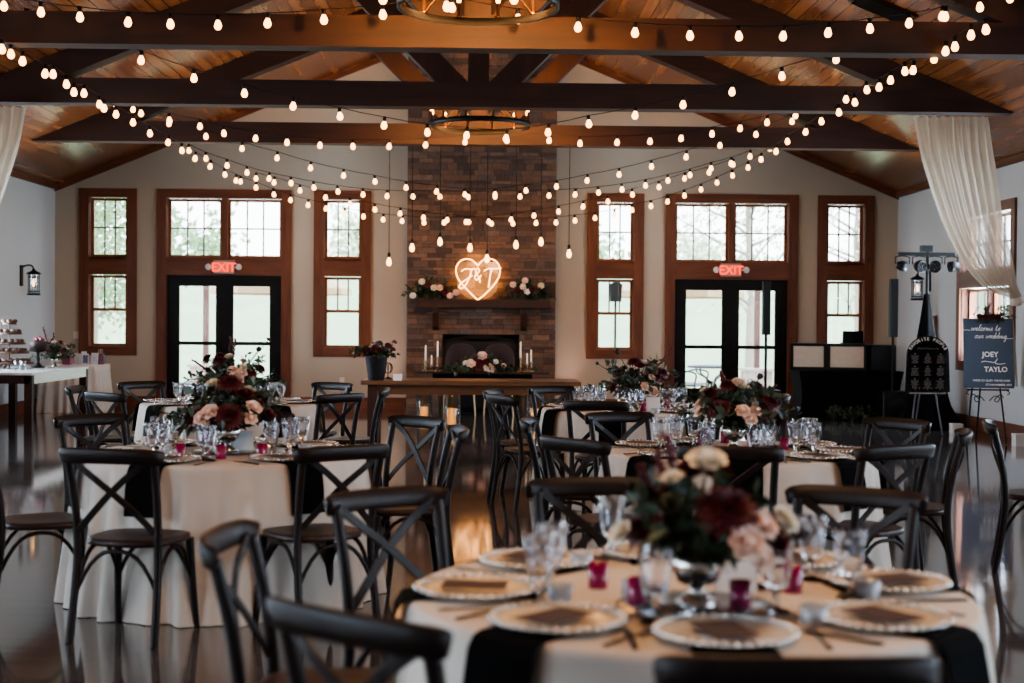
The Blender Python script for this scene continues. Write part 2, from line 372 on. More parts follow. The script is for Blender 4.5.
for a,b in WIN:
    wn+=1; r=struct(empty('window_%d'%wn,(0,0,0)))
    a+=RX;b+=RX
    v=MB(); v.box(a,a+.16,YB-.035,YB,ZB,ZT); v.box(b-.16,b,YB-.035,YB,ZB,ZT)
    for x0,x1 in ((a+.14,a+.17),(b-.17,b-.14)):
        v.box(x0,x1,YB,YB+WT,OB0-.02,OB1); v.box(x0,x1,YB,YB+WT,OT0,OT1+.02)
    v.build('casing',M['trim_v'],r)
    h=MB(); h.box(a+.16,b-.16,YB-.035,YB,OT1,ZT); h.box(a+.16,b-.16,YB-.035,YB,ZB,OB0); h.build('head_casing',M['trim_h'],r)
    for z in (OT0,OB0): MB().box(a+.16,b-.16,YB-.03,YB+WT,z-.02,z+.01).build('sill',M['trim_h'],r)
    MB().box(a+.16,b-.16,YB-.03,YB,OB1,OT0).build('middle_panel',M['trim_h'],r)
    sash(r,a+.17,b-.17,OT0+.01,OT1-.01,YB+.10,3,2)
    sash(r,a+.17,b-.17,OB0+.01,OB1-.01,YB+.10,3,1,1.62)
dn=0
for a,b in DOOR:
    dn+=1; a+=RX;b+=RX; mx=(a+b)/2
    r=struct(empty('window_%d'%(4+dn)))     # the transom pair over the doors with the whole casing
    v=MB(); v.box(a,a+.16,YB-.035,YB,0,ZT); v.box(b-.16,b,YB-.035,YB,0,ZT)
    v.box(a+.14,a+.17,YB,YB+WT,0,OT1); v.box(b-.17,b-.14,YB,YB+WT,0,OT1); v.box(mx-.045,mx+.045,YB+.02,YB+WT,OT0,OT1)
    v.build('casing',M['trim_v'],r)
    MB().box(a+.16,b-.16,YB-.035,YB,OT1,ZT).build('head_casing',M['trim_h'],r)
    MB().box(a+.16,b-.16,YB-.03,YB+WT,OT0-.02,OT0+.01).build('sill',M['trim_h'],r)
    MB().box(a+.16,b-.16,YB-.03,YB+.1,2.2,OT0-.02).build('middle_panel',M['trim_h'],r)
    for x0,x1 in ((a+.17,mx-.045),(mx+.045,b-.17)): sash(r,x0,x1,OT0+.01,OT1-.01,YB+.10,3,2)
    d=struct(empty('door_%d'%dn))
    y0=YB+.03
    fr=MB(); fr.box(a+.17,a+.22,y0,y0+.1,0,2.2); fr.box(b-.22,b-.17,y0,y0+.1,0,2.2); fr.box(a+.22,b-.22,y0,y0+.1,2.15,2.2); fr.build('door_frame',M['black'],d)
    for s in (-1,1):
        x0,x1=(a+.22,mx) if s<0 else (mx,b-.22); st=.145
        l=MB(); l.box(x0,x0+st,y0+.02,y0+.07,.02,2.15); l.box(x1-st,x1,y0+.02,y0+.07,.02,2.15); l.box(x0+st,x1-st,y0+.02,y0+.07,2.02,2.15); l.box(x0+st,x1-st,y0+.02,y0+.07,.02,.38); l.box(x0+st,x1-st,y0+.02,y0+.07,1.04,1.10)
        lf=l.build('door_leaf',M['black'],d)
        MB().box(x0+st,x1-st,y0+.04,y0+.045,.38,2.02).build('pane',M['pane'],lf)
        hx=mx-s*-.075
        k=MB(); k.box(hx-.018,hx+.018,y0+.01,y0+.02,.92,1.14); k.tube([(hx,y0+.015,.95),(hx,y0-.03,.97),(hx,y0-.03,1.10),(hx,y0+.015,1.12)],.009,6); k.build('door_handle',M['iron'],lf)
# side windows
def side_window(k,s,a,b):
    r=struct(empty('window_%d'%k)); x=XL if s<0 else XR
    def bx(mb,t0,t1,y0,y1,z0,z1): mb.box(min(x+s*t0,x+s*t1),max(x+s*t0,x+s*t1),y0,y1,z0,z1)
    v=MB(); bx(v,-.035,0,a-.04,a+.1,.82,3.14); bx(v,-.035,0,b-.1,b+.04,.82,3.14); bx(v,0,.2,a+.08,a+.11,.95,3.0); bx(v,0,.2,b-.11,b-.08,.95,3.0); v.build('casing',M['trim_v'],r)
    h=MB(); bx(h,-.035,0,a+.1,b-.1,3.0,3.14); bx(h,-.035,0,a+.1,b-.1,.82,.95); h.build('head_casing',M['trim_y'],r)
    h=MB(); bx(h,-.03,.0,a+.1,b-.1,2.0,2.22); h.build('middle_panel',M['trim_y'],r)
    h=MB(); bx(h,-.06,.2,a+.1,b-.1,.93,.96); bx(h,0,.2,a+.1,b-.1,2.2,2.23); h.build('sill',M['trim_y'],r)
    m=(a+b)/2
    for z0,z1,me in ((.96,1.99,None),(2.23,2.99,None)):
        h=MB(); bx(h,.03,.2,m-.03,m+.03,z0,z1); h.build('mullion',M['trim_v'],r)
        for q0,q1 in ((a+.11,m-.03),(m+.03,b-.11)):
            sash(r,q0,q1,z0,z1,x+(s*.1 if s>0 else -.15),3,2,None,'sash','y')
k=6
for a,b in SIDE: k+=1; side_window(k,-1,a,b)
for a,b in SIDE: k+=1; side_window(k,1,a,b)

# ---------------------------------------------------------------- trusses
def truss(yf,label,proto=None):
    if proto:
        t=copy_tree(proto); t.location=(RX,yf,0); t['label']=label; return t
    t=thing('roof_truss',label,'roof truss',(RX,yf,0),0,'timber roof trusses')
    y0,y1=0,.25; z0,z1=3.96,4.25
    xe0=HW-(z0-EAVE)/SL; xe1=HW-(z1-EAVE)/SL
    MB().prism([(-xe0,z0),(xe0,z0),(xe1,z1),(-xe1,z1)],y0,y1).build('bottom_chord',M['beam_h'],t)
    rt=lambda x: RIDGE-SL*abs(x)-.005
    for s in (-1,1):
        q=[(0,rt(0)),(s*(xe0-.01),rt(xe0)),(s*(RIDGE-.31-z0)/SL,z0+.005),(0,rt(0)-.31)]
        MB().prism(q,y0+.002,y1-.002).build('rafter',M['beam_h'],t)
    MB().prism([(-.122,z1),(.122,z1),(.122,rt(0)-.3),(-.122,rt(0)-.3)],y0+.01,y1-.01).build('king_post',M['beam_v'],t)
    for s in (-1,1):
        zr=RIDGE-.31
        tu=(zr-SL*.122-z1)/(1+SL); tl_=(zr-SL*.49-z1)/(1+SL)
        q=[(s*.122,z1),(s*.49,z1),(s*(.49+tl_),z1+tl_),(s*(.122+tu),z1+tu)]
        MB().prism(q,y0+.012,y1-.012).build('strut',M['beam_v'],t)
    return t
TY=[12.98,16.55,20.1]
t1=truss(TY[0],'large dark timber roof truss highest in view, nearest the big ring chandelier')
truss(TY[1],'middle dark timber roof truss that carries the white drapes',t1)
truss(TY[2],'dark timber roof truss closest to the stone chimney',t1)
truss(9.4,'dark timber roof truss above the front of the hall',t1)
truss(5.8,'dark timber roof truss above the front round table',t1)

# ---------------------------------------------------------------- outdoors
def ext():
    g=mat('hazed meadow grass',(.62,.70,.54),.9,var=.25,scale=.5)  # outdoor haze put into the grass colour
    m=MB()
    nx,ny=40,24; grid=[]
    for j in range(ny+1):
        y=29+ (j/ny)**1.5*61; row=[]
        for i in range(nx+1):
            x=-60+120*i/nx; h=3.6*max(0,min(1,(y-34)/30)); h=h*h*(3-2*h/3.6)/3.6 if h<3.6 else 3.6
            h+=.35*sin(x*.21+y*.13)*min(1,max(0,(y-34)/12))
            row.append((x,y,-.12+h))
        grid.append(row)
    m.patch(grid); tag(m.build('meadow',g),kind='structure')
    tag(MB().box(-30,30,YB+WT,29.2,-.4,-.03).build('patio',mat('pale concrete paving',(.74,.73,.70),.85,var=.08,scale=3)),kind='structure')
    tag(MB().box(-60,XL-.2,-30,29.2,-.4,-.05).box(XR+.2,60,-30,29.2,-.4,-.05).build('ground_outside',g),kind='structure')
    bark=mat('hazed bark',(.62,.58,.55),.9,var=.3,scale=8)  # bark colour lightened to carry the outdoor haze
    lf=[mat('hazed leaf',(.58,.69,.52),.7,var=.3,scale=3),mat('strongly hazed leaf',(.80,.84,.72),.7,var=.3,scale=3)]  # haze put into both leaf colours, more in the second
    def tree(x,y,h,cr,cb,n,leaf,label,seed,bare=False,ls=.16):
        R=random.Random(seed); t=thing('tree',label,'tree',(x,y,-.12+ (2 if y>50 else 0)),0,'trees beyond the windows')
        m=MB(); m.tube([(0,0,0),(.05,0,h*.3),(-.05,.05,h*.6),(0,0,h*.92)],[.13,.11,.07,.02],7)
        tips=[]
        for i in range(26 if bare else 18):
            z=h*(.25+.6*i/(26 if bare else 18)); a=R.uniform(0,2*PI); l=cr*R.uniform(.6,1.05)
            e=(l*cos(a),l*sin(a),z+R.uniform(.3,1.2)); mid=(l*.5*cos(a+.2),l*.5*sin(a+.2),z+.35)
            m.tube([(0,0,z),mid,e],[.045,.03,.008],5); tips+=[mid,e]
            if bare:
                for q in range(4):
                    b0=Vector(mid).lerp(Vector(e),R.random()); b1=b0+Vector((R.uniform(-.5,.5),R.uniform(-.5,.5),R.uniform(.1,.7))); m.tube([b0,(b0+b1)/2+Vector((.03,0,.05)),b1],[.015,.011,.004],4)
        m.build('trunk',bark,t)
        c=MB()
        for i in range(n):
            b=Vector(R.choice(tips)); p=b+Vector((R.gauss(0,.4),R.gauss(0,.4),R.gauss(0,.35)))
            d=Vector((R.gauss(0,1),R.gauss(0,1),R.gauss(0,1))).normalized(); u=d.orthogonal().normalized(); s=ls*R.uniform(.6,1.3)
            c.add([p,p+d*s*.5+u*s*.3,p+d*s,p+d*s*.5-u*s*.3],[(0,1,2,3)],False)
        c.build('foliage',leaf,t)
    tree(-8.6,31.5,6.2,1.6,.8,4200,lf[0],'leafy green tree behind the narrow window nearest the dessert tables',1)
    tree(-15,38,6.0,1.6,.8,3000,lf[0],'green tree at the edge of the view through the corner window',2)
    tree(6.6,35,7.2,2.0,1.5,1500,lf[1],'sparse haze-paled tree behind the transom over the doors near the signs',3)
    tree(10.6,40,6.5,1.7,1.5,260,lf[1],'nearly bare branching tree behind the window beside the light stand',4,True,.12)
    for i in range(12):
        x=-44+8*i; tree(x+RND.uniform(-2,2),64+RND.uniform(-4,6),3.2+RND.random()*1.6,1.6,1,700,lf[i%2],'small haze-paled tree on the crest of the hill',20+i,False,.4)
    # patio posts on stone piers
    post=mat('red brown timber post',(.46,.34,.32),.7,var=.15)
    stone=island('pale pier stone',[(.78,.74,.68),(.70,.66,.60),(.84,.80,.75),(.64,.60,.56)],.9,.3)
    for px,label in ((206,'red brown patio post seen through the doors near the dessert tables'),(757,'red brown patio post seen through the doors by the speaker')):
        p=P(px,330,d=27); t=thing('patio_post',label,'post',(p.x,27,-.03),0,'patio posts')
        MB().box(-.048,.048,-.048,.048,.63,2.42).build('shaft',post,t)
        m=MB(); RR=random.Random(px)
        for j in range(4):
            z=.15*j; xs=[-.26,RR.uniform(-.12,.1),.26]
            for i in range(2):
                m.box(xs[i]+.005,xs[i+1]-.005,-.26,-.0,z,z+.145); m.box(xs[i]+.005,xs[i+1]-.005,.0,.26,z,z+.145)
        m.build('stone_pier',stone,t); MB().box(-.3,.3,-.3,.3,.6,.65).build('pier_cap',stone,t)
    # patio umbrellas (tan)
    tan=mat('tan umbrella canvas',(.80,.70,.55),.8)
    for px,label in ((282,'tan patio umbrella seen through the doors near the dessert tables'),(676,'tan patio umbrella seen through the doors near the signs')):
        p=P(px,300,d=28.3); t=thing('patio_umbrella',label,'umbrella',(p.x,28.3,-.03),0,'patio umbrellas')
        m=MB(); R=[]
        for r,z in ((.02,2.75),(.7,2.5),(1.4,2.12)): R.append([(r*cos(PI*k/4+.3),r*sin(PI*k/4+.3),z) for k in range(8)])
        R.append([(1.41*cos(PI*k/4+.3),1.41*sin(PI*k/4+.3),2.0) for k in range(8)])
        m.rings(R,True,False,False); m.build('canopy',tan,t)
        m=MB(); m.tube([(0,0,0),(0,0,2.75)],.025,8); m.build('pole',post,t)
        m=MB()
        for k in range(8): m.tube([(0,0,2.3),(1.3*cos(PI*k/4+.3),1.3*sin(PI*k/4+.3),2.13)],.012,5)
        m.build('ribs',post,t); MB().lathe([(.0,.06),(.25,.05),(.26,0),(0,0)],16).build('base',M['iron'],t)
    # ornate iron garden bench and table
    ir=mat('weathered grey iron',(.36,.37,.40),.6,.3)
    p=P(688,385,d=26.2); b=thing('garden_bench','ornate grey iron garden bench outside the doors near the signs','bench',(p.x-.15,25.0,-.03),rad(70))
    m=MB(); m.box(-.55,.55,-.22,.22,.40,.43)
    m.build('seat',ir,b)
    m=MB()
    for i in range(7):
        x=-.48+.16*i; m.tube(crom([(x,.22,.45),(x+.06,.22,.56),(x-.05,.23,.68),(x+.05,.24,.80),(x,.25,.9)],4),.012,5)
    m.tube(crom([(-.55,.22,.42),(-.5,.24,.8),(-.2,.25,.93),(0,.25,.99),(.2,.25,.93),(.5,.24,.8),(.55,.22,.42)],5),.018,6); m.build('backrest',ir,b)
    for s in (-1,1):
        MB().tube(crom([(s*.52,-.2,.0),(s*.53,-.2,.42),(s*.54,-.22,.62),(s*.54,0,.66),(s*.54,.22,.6)],4),.016,6).build('arm',ir,b)
        MB().tube([(s*.52,.2,0),(s*.52,.2,.42)],.016,6).build('leg',ir,b)
    p=P(712,390,d=25.9); b=thing('garden_table','round iron garden table on scrolling legs outside the doors','table',(p.x+.1,26.6,-.03))
    MB().lathe([(0,.70),(.45,.70),(.46,.68),(.44,.66),(0,.66)],24).build('table_top',ir,b)
    for k in range(4):
        a=PI/4+k*PI/2; c,s=cos(a),sin(a)
        MB().tube(crom([(.4*c,.4*s,0),(.36*c,.36*s,.1),(.1*c,.1*s,.28),(.12*c,.12*s,.45),(.32*c,.32*s,.56),(.36*c,.36*s,.66)],5),.016,6).build('leg',ir,b)
    p=P(700,390,d=26.8)
    # black speaker box on a pole, seen through the window right of the chimney
    p=P(615.5,292,d=26.5); b=thing('pole_lantern','dark box on a thin pole outside the window beside the fireplace','outdoor speaker',(p.x,26.5,-.03))
    z=p.z+.03; MB().prism([(-.10,z-.18),(.10,z-.18),(.12,z+.14),(.0,z+.2),(-.12,z+.14)],-.1,.1).build('box',M['black'],b)
    MB().tube([(0,0,.05),(0,0,z-.18)],.022,8).build('pole',M['iron'],b)
    MB().lathe([(.22,0),(.22,.03),(.03,.07),(.02,.1)],14).build('base',M['iron'],b)
    m=MB(); m.tube(crom([(0,0,.95),(.08,0,1.02),(.14,0,.98),(.1,0,.92)],4),.02,5); m.build('bracket',M['iron'],b)
ext()

# ---------------------------------------------------------------- fireplace
YC=YB-.4
fire=thing('stone_fireplace','tall stacked-stone fireplace chimney rising to the roof','fireplace',(RX+.045,0,0))
st=island('stacked ledge stone',[(.38,.29,.235),(.44,.33,.26),(.33,.255,.215),(.47,.365,.295),(.39,.31,.265),(.30,.235,.20),(.43,.315,.245),(.36,.30,.265)],.85,.5)
m=MB(); RR=random.Random(3)
z=0
while z<RIDGE-.05:
    h=RR.choice([.04,.05,.06,.07,.09,.11]); x=-1.22
    while x<1.22-.02:
        w=RR.uniform(.09,.36); x1=min(1.22,x+w)
        if 1.22-x1<.08: x1=1.22
        top=min(z+h-.006,RIDGE-SL*max(abs(x),abs(x1))+.02)
        inbox=(z<1.24 and x1>-.63 and x<.63)
        segs=[(x,x1)]
        if inbox: segs=[(a,b) for a,b in ((x,min(x1,-.63)),(max(x,.63),x1)) if b-a>.02]
        if top>z+.01:
            for a,b in segs:
                d=RR.uniform(0,.035)
                m.box(a+.003,b-.003,YC-d,YB-.001,z,top)
        x=x1
    z+=h
m.build('stone_face',st,fire)
mort=mat('dark mortar',(.16,.12,.10),.95)
MB().box(-1.2,-.64,YC+.012,YB-.001,0,5.7).box(.64,1.2,YC+.012,YB-.001,0,5.7).box(-.64,.64,YC+.012,YB-.001,1.25,6.1).build('mortar_core',mort,fire)
fb=MB(); fb.box(-.64,.64,YB-.02,YB-.001,0,1.25); fb.box(-.64,.64,YC+.02,YB-.02,-.0,.02); fb.build('firebox',M['black'],fire)
sc=MB(); sc.box(-.62,-.57,YC-.05,YC-.02,.02,1.14); sc.box(.57,.62,YC-.05,YC-.02,.02,1.14); sc.box(-.62,.62,YC-.05,YC-.02,.02,.07)
arch=[(-.62+1.24*i/12,YC-.035,1.12+.10*sin(PI*i/12)) for i in range(13)]; sc.bar(arch,.03,.06,(0,0,1)); sc.build('screen_frame',M['iron'],fire)
MB().box(-.57,.57,YC-.035,YC-.03,.07,1.14).build('mesh_screen',mat('black mesh screen',(.055,.05,.05),.6,.3),fire)
mt=thing('mantel_shelf','thick dark wood mantel beam on the stone fireplace','mantel',(RX+.045,0,0))
MB().box(-1.05,1.12,YC-.30,YC-.036,1.69,1.82).build('shelf',M['beam_h'],mt)
for x in (-.74,.69):
    q=MB(); q.add([(x-.05,YC-.03,1.69),(x-.05,YC-.22,1.69),(x-.05,YC-.22,1.60),(x-.05,YC-.12,1.38),(x-.05,YC-.03,1.32),(x+.05,YC-.03,1.69),(x+.05,YC-.22,1.69),(x+.05,YC-.22,1.60),(x+.05,YC-.12,1.38),(x+.05,YC-.03,1.32)],[(0,1,2,3,4),(9,8,7,6,5),(0,5,6,1),(1,6,7,2),(2,7,8,3),(3,8,9,4),(4,9,5,0)],False)
    q.build('corbel',M['beam_v'],mt)
# neon heart
YN=YC-.10
def npx(x,y): return P(400+x/5.694,220+y/5.694,d=YN)
ne=thing('neon_heart_sign','glowing heart-shaped neon sign with initials above the mantel','neon sign',(0,0,0))
def ntube(pts,name,smooth=6,r=.0065):
    q=[npx(*p) for p in pts]; q=crom(q,smooth) if smooth else q
    MB().tube(q,r,6).build(name,M['neon'],ne)
ntube([(443,455),(400,415),(345,355),(322,310),(321,270),(340,237),(375,222),(412,230),(443,260)],'heart_tube')
ntube([(443,260),(472,230),(512,221),(548,237),(568,275),(562,325),(530,375),(485,422),(443,455)],'heart_tube')
ntube([(350,292),(372,279),(400,280),(428,277)],'letter_tube'); ntube([(408,280),(400,315),(384,352),(362,384),(343,388),(337,376),(352,356),(380,338),(412,316)],'letter_tube')
ntube([(456,356),(450,330),(432,300),(434,282),(445,276),(452,288),(440,304),(426,322),(432,338),(446,336),(462,314)],'letter_tube')
ntube([(478,290),(502,278),(535,277),(575,275)],'letter_tube'); ntube([(522,279),(513,320),(507,360),(504,386)],'letter_tube')
MB().box(npx(330,0).x,npx(560,0).x,YN+.02,YN+.024,npx(0,445).z,npx(0,235).z).build('clear_backing',thin_glass('clear acrylic',(1,1,1),.01),ne)

nl=bpy.data.lights.new('neon_glow_fill','AREA'); nl.shape='DISK'; nl.size=.75; nl.energy=NEONW; nl.color=(1,.46,.12)  # added lamp strengthening the amber glow of the sign on the stones
no_=bpy.data.objects.new('neon_glow_fill',nl); COL.objects.link(no_); no_.location=npx(443,325)-Vector((0,.02,0)); no_.rotation_euler=(PI/2,0,0)

# ---------------------------------------------------------------- wall fittings
def sconce(x,s,y,z,label):
    t=thing('wall_sconce',label,'wall lantern',(x,y,z),0 if s>0 else PI,'iron wall lanterns')
    MB().box(0,.025,-.05,.05,-.02,.30).build('back_plate',M['iron'],t)
    MB().tube(crom([(.02,0,.27),(.1,0,.30),(.17,0,.29),(.2,0,.24)],4),.012,6).build('arm',M['iron'],t)
    m=MB(); m.lathe([(.02,.245),(.03,.22),(.10,.185),(.115,.165),(.09,.16),(0,.16)],12,(.2,0,0)); m.build('lantern_roof',M['iron'],t); m=MB(); m.lathe([(0,-.16),(.10,-.16),(.105,-.14),(.09,-.13),(0,-.13)],12,(.2,0,0))
    m.build('lantern_base',M['iron'],t)
    m=MB()
    for k in range(6):
        a=k*PI/3; m.tube([(.2+.085*cos(a),.085*sin(a),-.14),(.2+.085*cos(a),.085*sin(a),.165)],.006,4)
    for z in (-.1,.12): m.tube([(.2+.088*cos(2*PI*k/16),.088*sin(2*PI*k/16),z) for k in range(17)],.006,4)
    m.build('cage',M['iron'],t)
    MB().lathe([(.07,-.13),(.07,.16)],12,(.2,0,0)).build('lantern_glass',M['clearcup'],t)
    MB().lathe([(.0,-.03),(.022,-.01),(.026,.03),(.012,.08),(0,.09)],8,(.2,0,0)).build('bulb',M['bulb'],t)
p=P(31,285,d=22.1); sconce(XL,1,21.95,p.z,'black iron lantern on the wall above the dessert table')
p=P(917,290,d=21.95); sconce(XR,-1,21.95,p.z,'black iron lantern on the wall behind the light stand')
def text_mb(txt,size,shear=0,ext=.001,align='CENTER',bold=0):
    cu=bpy.data.curves.new('t','FONT'); cu.body=txt; cu.size=size; cu.shear=shear; cu.extrude=ext; cu.align_x=align; cu.offset=bold; cu.resolution_u=3
    o=bpy.data.objects.new('t',cu); COL.objects.link(o); dg=bpy.context.evaluated_depsgraph_get(); me=bpy.data.meshes.new_from_object(o.evaluated_get(dg))
    mb=MB(); mb.v=[tuple(v.co) for v in me.vertices]; mb.f=[list(q.vertices) for q in me.polygons]; mb.s=[False]*len(mb.f)
    bpy.data.objects.remove(o); bpy.data.curves.remove(cu); bpy.data.meshes.remove(me); return mb
def text_into(mb,txt,size,f,**k):
    q=text_mb(txt,size,**k); mb.add([f(x,y,z) for x,y,z in q.v],q.f,False)
RED=emitter('lit red letters',(1,.30,.22),2.2)
for px,py,label in ((224,267,'lit red EXIT sign with two lamps over the doors near the dessert tables'),(731,270,'lit red EXIT sign with two lamps over the doors near the signs')):
    p=P(px,py,d=YB-.06); t=thing('exit_sign',label,'exit sign',(p.x,YB-.065,p.z),0,'exit signs')
    MB().box(-.17,.17,-.02,.03,-.11,.11).build('housing',mat('grey sign housing',(.62,.56,.52),.5),t)
    m=MB(); text_into(m,'EXIT',.2,lambda x,y,z:(x,-.022-z,y-.07),bold=.004); m.build('letters',RED,t)
    MB().box(-.145,.145,-.021,-.0205,-.085,.085).build('red_panel',mat('red sign face',(.85,.42,.35),.5,0,.5,0,(1,.4,.3),.35),t)
    for s in (-1,1):
        q=MB(); q.lathe([(0,-.03),(.045,-.03),(.055,.02),(.05,.03),(0,.03)],10,(0,0,0),Matrix.Translation((s*.25,-.02,0))@Matrix.Rotation(PI/2,4,'X')); q.tube([(s*.17,0,0),(s*.21,0,0)],.015,6)
        q.build('lamp_head',M['white'],t)
wp=mat('ivory plastic plate',(.82,.80,.76),.5)
for px,py,z,label,nm in ((76,335,None,'small white light switch plate beside the corner window','light_switch'),(342,381,None,'small white outlet plate under the window beside the fireplace','wall_outlet'),(611,250,None,None,None)):
    if not label: continue
    p=P(px,py,d=YB); t=thing(nm,label,'wall plate',(p.x,YB,p.z)); MB().box(-.04,.04,-.008,0,-.06,.06).build('plate',wp,t)
    MB().box(-.012,.012,-.013,-.008,-.025,.025).build('toggle' if nm=='light_switch' else 'receptacle',wp,t)
# ceiling vent on the slope at upper right
xv,yv=4.17,14.85
t=thing('ceiling_vent','dark rectangular air vent in the sloping board ceiling','vent',(xv,yv,roofz(xv)))
t.rotation_euler=(0,math.atan(SL),0)
MB().box(-.33,.33,-.22,.22,-.03,.0).build('vent_frame',M['brass'],t)
m=MB()
for i in range(9): m.box(-.29,.29,-.19+.045*i,-.19+.045*i+.018,-.045,-.02)
m.build('louvres',M['iron'],t)
# ---------------------------------------------------------------- string lights
pb=MB(); pb.lathe([(.0,-.037),(.019,-.032),(.031,-.016),(.035,.0),(.030,.02),(.020,.042),(.015,.055)],10)
BULB=pb.build('bulb',M['bulb']); 
sb=MB(); sb.lathe([(.017,.05),(.020,.055),(.020,.095),(.010,.105),(0,.105)],8); SOCK=sb.build('socket',M['black']); SOCK.parent=BULB
first=[1]
def strand(label,pix,dfun):
    t=thing('string_light',label,'string lights',(0,0,0),0,'bulb string lights under the roof')
    pts=[]
    for px,py in pix:
        p=P(px,py,d=dfun(px,py)); pts.append(p+Vector((0,0,.10)))
        if first: b=BULB; first.pop(); s=SOCK
        else:
            b=BULB.copy(); COL.objects.link(b); s=SOCK.copy(); COL.objects.link(s); s.parent=b
        b.parent=t; b.location=p; b.rotation_euler=(RND.uniform(-.12,.12),RND.uniform(-.12,.12),0)
    c=[]
    for i,p in enumerate(pts):
        c.append(p)
        if i<len(pts)-1: c.append((p+pts[i+1])/2-Vector((0,0,.006)))
    MB().tube(c,.0045,4).build('cable',M['black'],t)
def vd(dc,de,c=480,w=430): return lambda px,py: dc+(de-dc)*min(1.25,abs(px-c)/w)
strand('string of bulbs just dipping into view at the very top',[(250,-40),(318,-18),(383,0),(447,7.5),(514,0),(578,-16),(640,-36)],vd(11.9,10.5))
strand('top string of bulbs draped in two swags across the upper truss',[(4,7),(41,13),(80,18),(128,23),(170.5,25),(218,26),(267.5,24),(324,20.5),(383,15.5),(452,8.5),(518,20),(578,28),(635,33.5),(690,36.5),(739,37),(783,37),(828,33.5),(870,29.5),(909,24),(945,17.5),(980,8),(1010,-1)],vd(12.6,12.75))
strand('long string of bulbs dipping from the top corners to the far ring chandelier',[(27,20),(86,42),(141,61),(194,79),(244.5,94),(293,107),(340,117),(384,126),(427.5,133),(466.5,136),(506,139),(548,133),(589,124.5),(635,116),(683,105.5),(732,92.5),(782,77),(836,60),(889.5,39),(942,17)],vd(16.3,13.2))
strand('string of bulbs in two swags along the farthest truss',[(94,91),(115,104),(141,114),(169.5,121),(200,127),(224,134),(255.5,139),(287,143),(320,146),(353,147),(389,147),(425.5,145.5),(465,142.5),(507,141),(549,141),(580,144),(617,143),(650,142),(681,139),(712,134.5),(740,129),(767,123),(795.5,116),(824,107),(850,98)],vd(19.7,17.4))
strand('string of bulbs dipping in one curve just under the farthest truss',[(133,110),(169,124),(206,137),(242,149),(277,158.5),(310.5,168.5),(343.5,176),(375,182),(406,188),(436.5,192),(465,195),(495,195),(526,191),(556.5,187),(587,181),(619,175),(651.5,167),(686,157.5),(720,146),(756,135),(792,122),(821,109)],vd(22.1,19.0,480,340))
strand('string of bulbs in shallow double swags across the upper chimney',[(168,143),(189,151),(206,159),(227,166),(247,173),(269,179),(291,183.5),(314,188),(338,192),(363,195),(387,196.5),(413,197),(440,197),(468.5,197.5),(495,197),(520,197),(549,196),(575,195),(598.5,193),(622,190),(645.5,186),(668,181),(690,175.5),(711,169),(731,164),(750,157),(770,149),(788,139)],vd(22.6,20.6,480,310))
strand('string of bulbs curving low across the windows and chimney',[(256,179),(274,183),(300,191),(325.5,198),(350,204),(375,210),(400,214),(423.5,218),(447,220.5),(469,222.5),(488.5,222),(511,220),(534,216),(558.5,212),(583,207),(608,202),(632.5,195),(659,187.5),(684.5,179),(709,173),(733,165)],vd(22.8,22.0,480,260))
strand('lowest string of bulbs sweeping across the windows and chimney',[(236,181),(256,188),(274,195),(290.5,200.5),(308,205.5),(326,209),(345,214),(363.5,217),(383,220),(402,221.5),(424,223),(444,223),(466,222.5),(491.5,224),(513,224),(536,223.5),(556,223),(575,221),(595,218.5),(614,215),(632,210.5),(651,206.5),(667.5,202),(684.5,196),(701,190),(717,183),(732.5,176)],vd(23.0,22.6,480,250))
def longi(x0,x1,pa,pb):
    def f(px,py):
        x=x0+(x1-x0)*(px-pa)/(pb-pa); return min(23.3,x*F/(px-482))
    return f
strand('string of bulbs running toward the chimney wall along the dessert table side',[(2,50),(11,55),(22.5,62),(45,74.5),(53,75),(66.5,85),(74,93),(84,94),(99.5,105),(104,109),(116,115),(133,123),(150,134),(168,143),(182,151),(195,159),(210,167),(225,175),(240.5,182)],longi(-4.35,-3.9,2,240))
strand('string of bulbs running toward the chimney wall along the sign side',[(986,30.5),(971,36),(955,47.5),(945.5,52),(934,59.5),(913,71),(905,72),(890.5,81),(879,88),(867,90.5),(855,103),(846,100),(839,113),(821.5,122),(805.5,132.5),(787.5,142),(776,152),(761,160),(748,168),(732.5,176)],longi(4.25,4.0,986,732))

# pendant bulbs hung from the farthest truss
eb=MB(); eb.lathe([(.0,-.085),(.025,-.075),(.036,-.045),(.034,-.015),(.018,.025),(.015,.04)],10); es=MB(); es.lathe([(.019,.035),(.021,.04),(.021,.095),(.008,.105),(0,.105)],8)
PENDN=['lowest at the left end','second','third','fourth','lowest in the middle, before the neon heart','sixth','seventh','lowest at the right end']
for i,(px,py,d) in enumerate([(389,260,19.97),(412,246,20.22),(440,240,20.22),(470,246,20.22),(487,257,19.97),(516,243,20.22),(541,240,20.22),(569,252,19.97)]):
    p=P(px,py,d=d)
    names=['pendant bulb on a long cord between the fireplace and the nearest narrow window','pendant bulb at the chimney edge above the mantel flowers on the dessert side','pendant bulb before the chimney, up and left of the neon heart','tall narrow pendant bulb just above the left lobe of the neon heart','pendant bulb hanging over the right lobe of the neon heart','pendant bulb before the chimney, up and right of the neon heart','pendant bulb near the chimney edge above the sign-side mantel flowers','pendant bulb on a long cord just past the sign-side chimney edge']
    t=thing('pendant_bulb',names[i],'pendant light',(p.x,p.y,p.z),0,'pendant bulbs before the chimney')
    eb.build('bulb',M['bulb'],t); es.build('socket',M['black'],t)
    MB().tube([(0,0,.1),(0,0,(3.96 if d>20.1 else 4.0)-p.z)],.005,4).build('cord',M['black'],t)

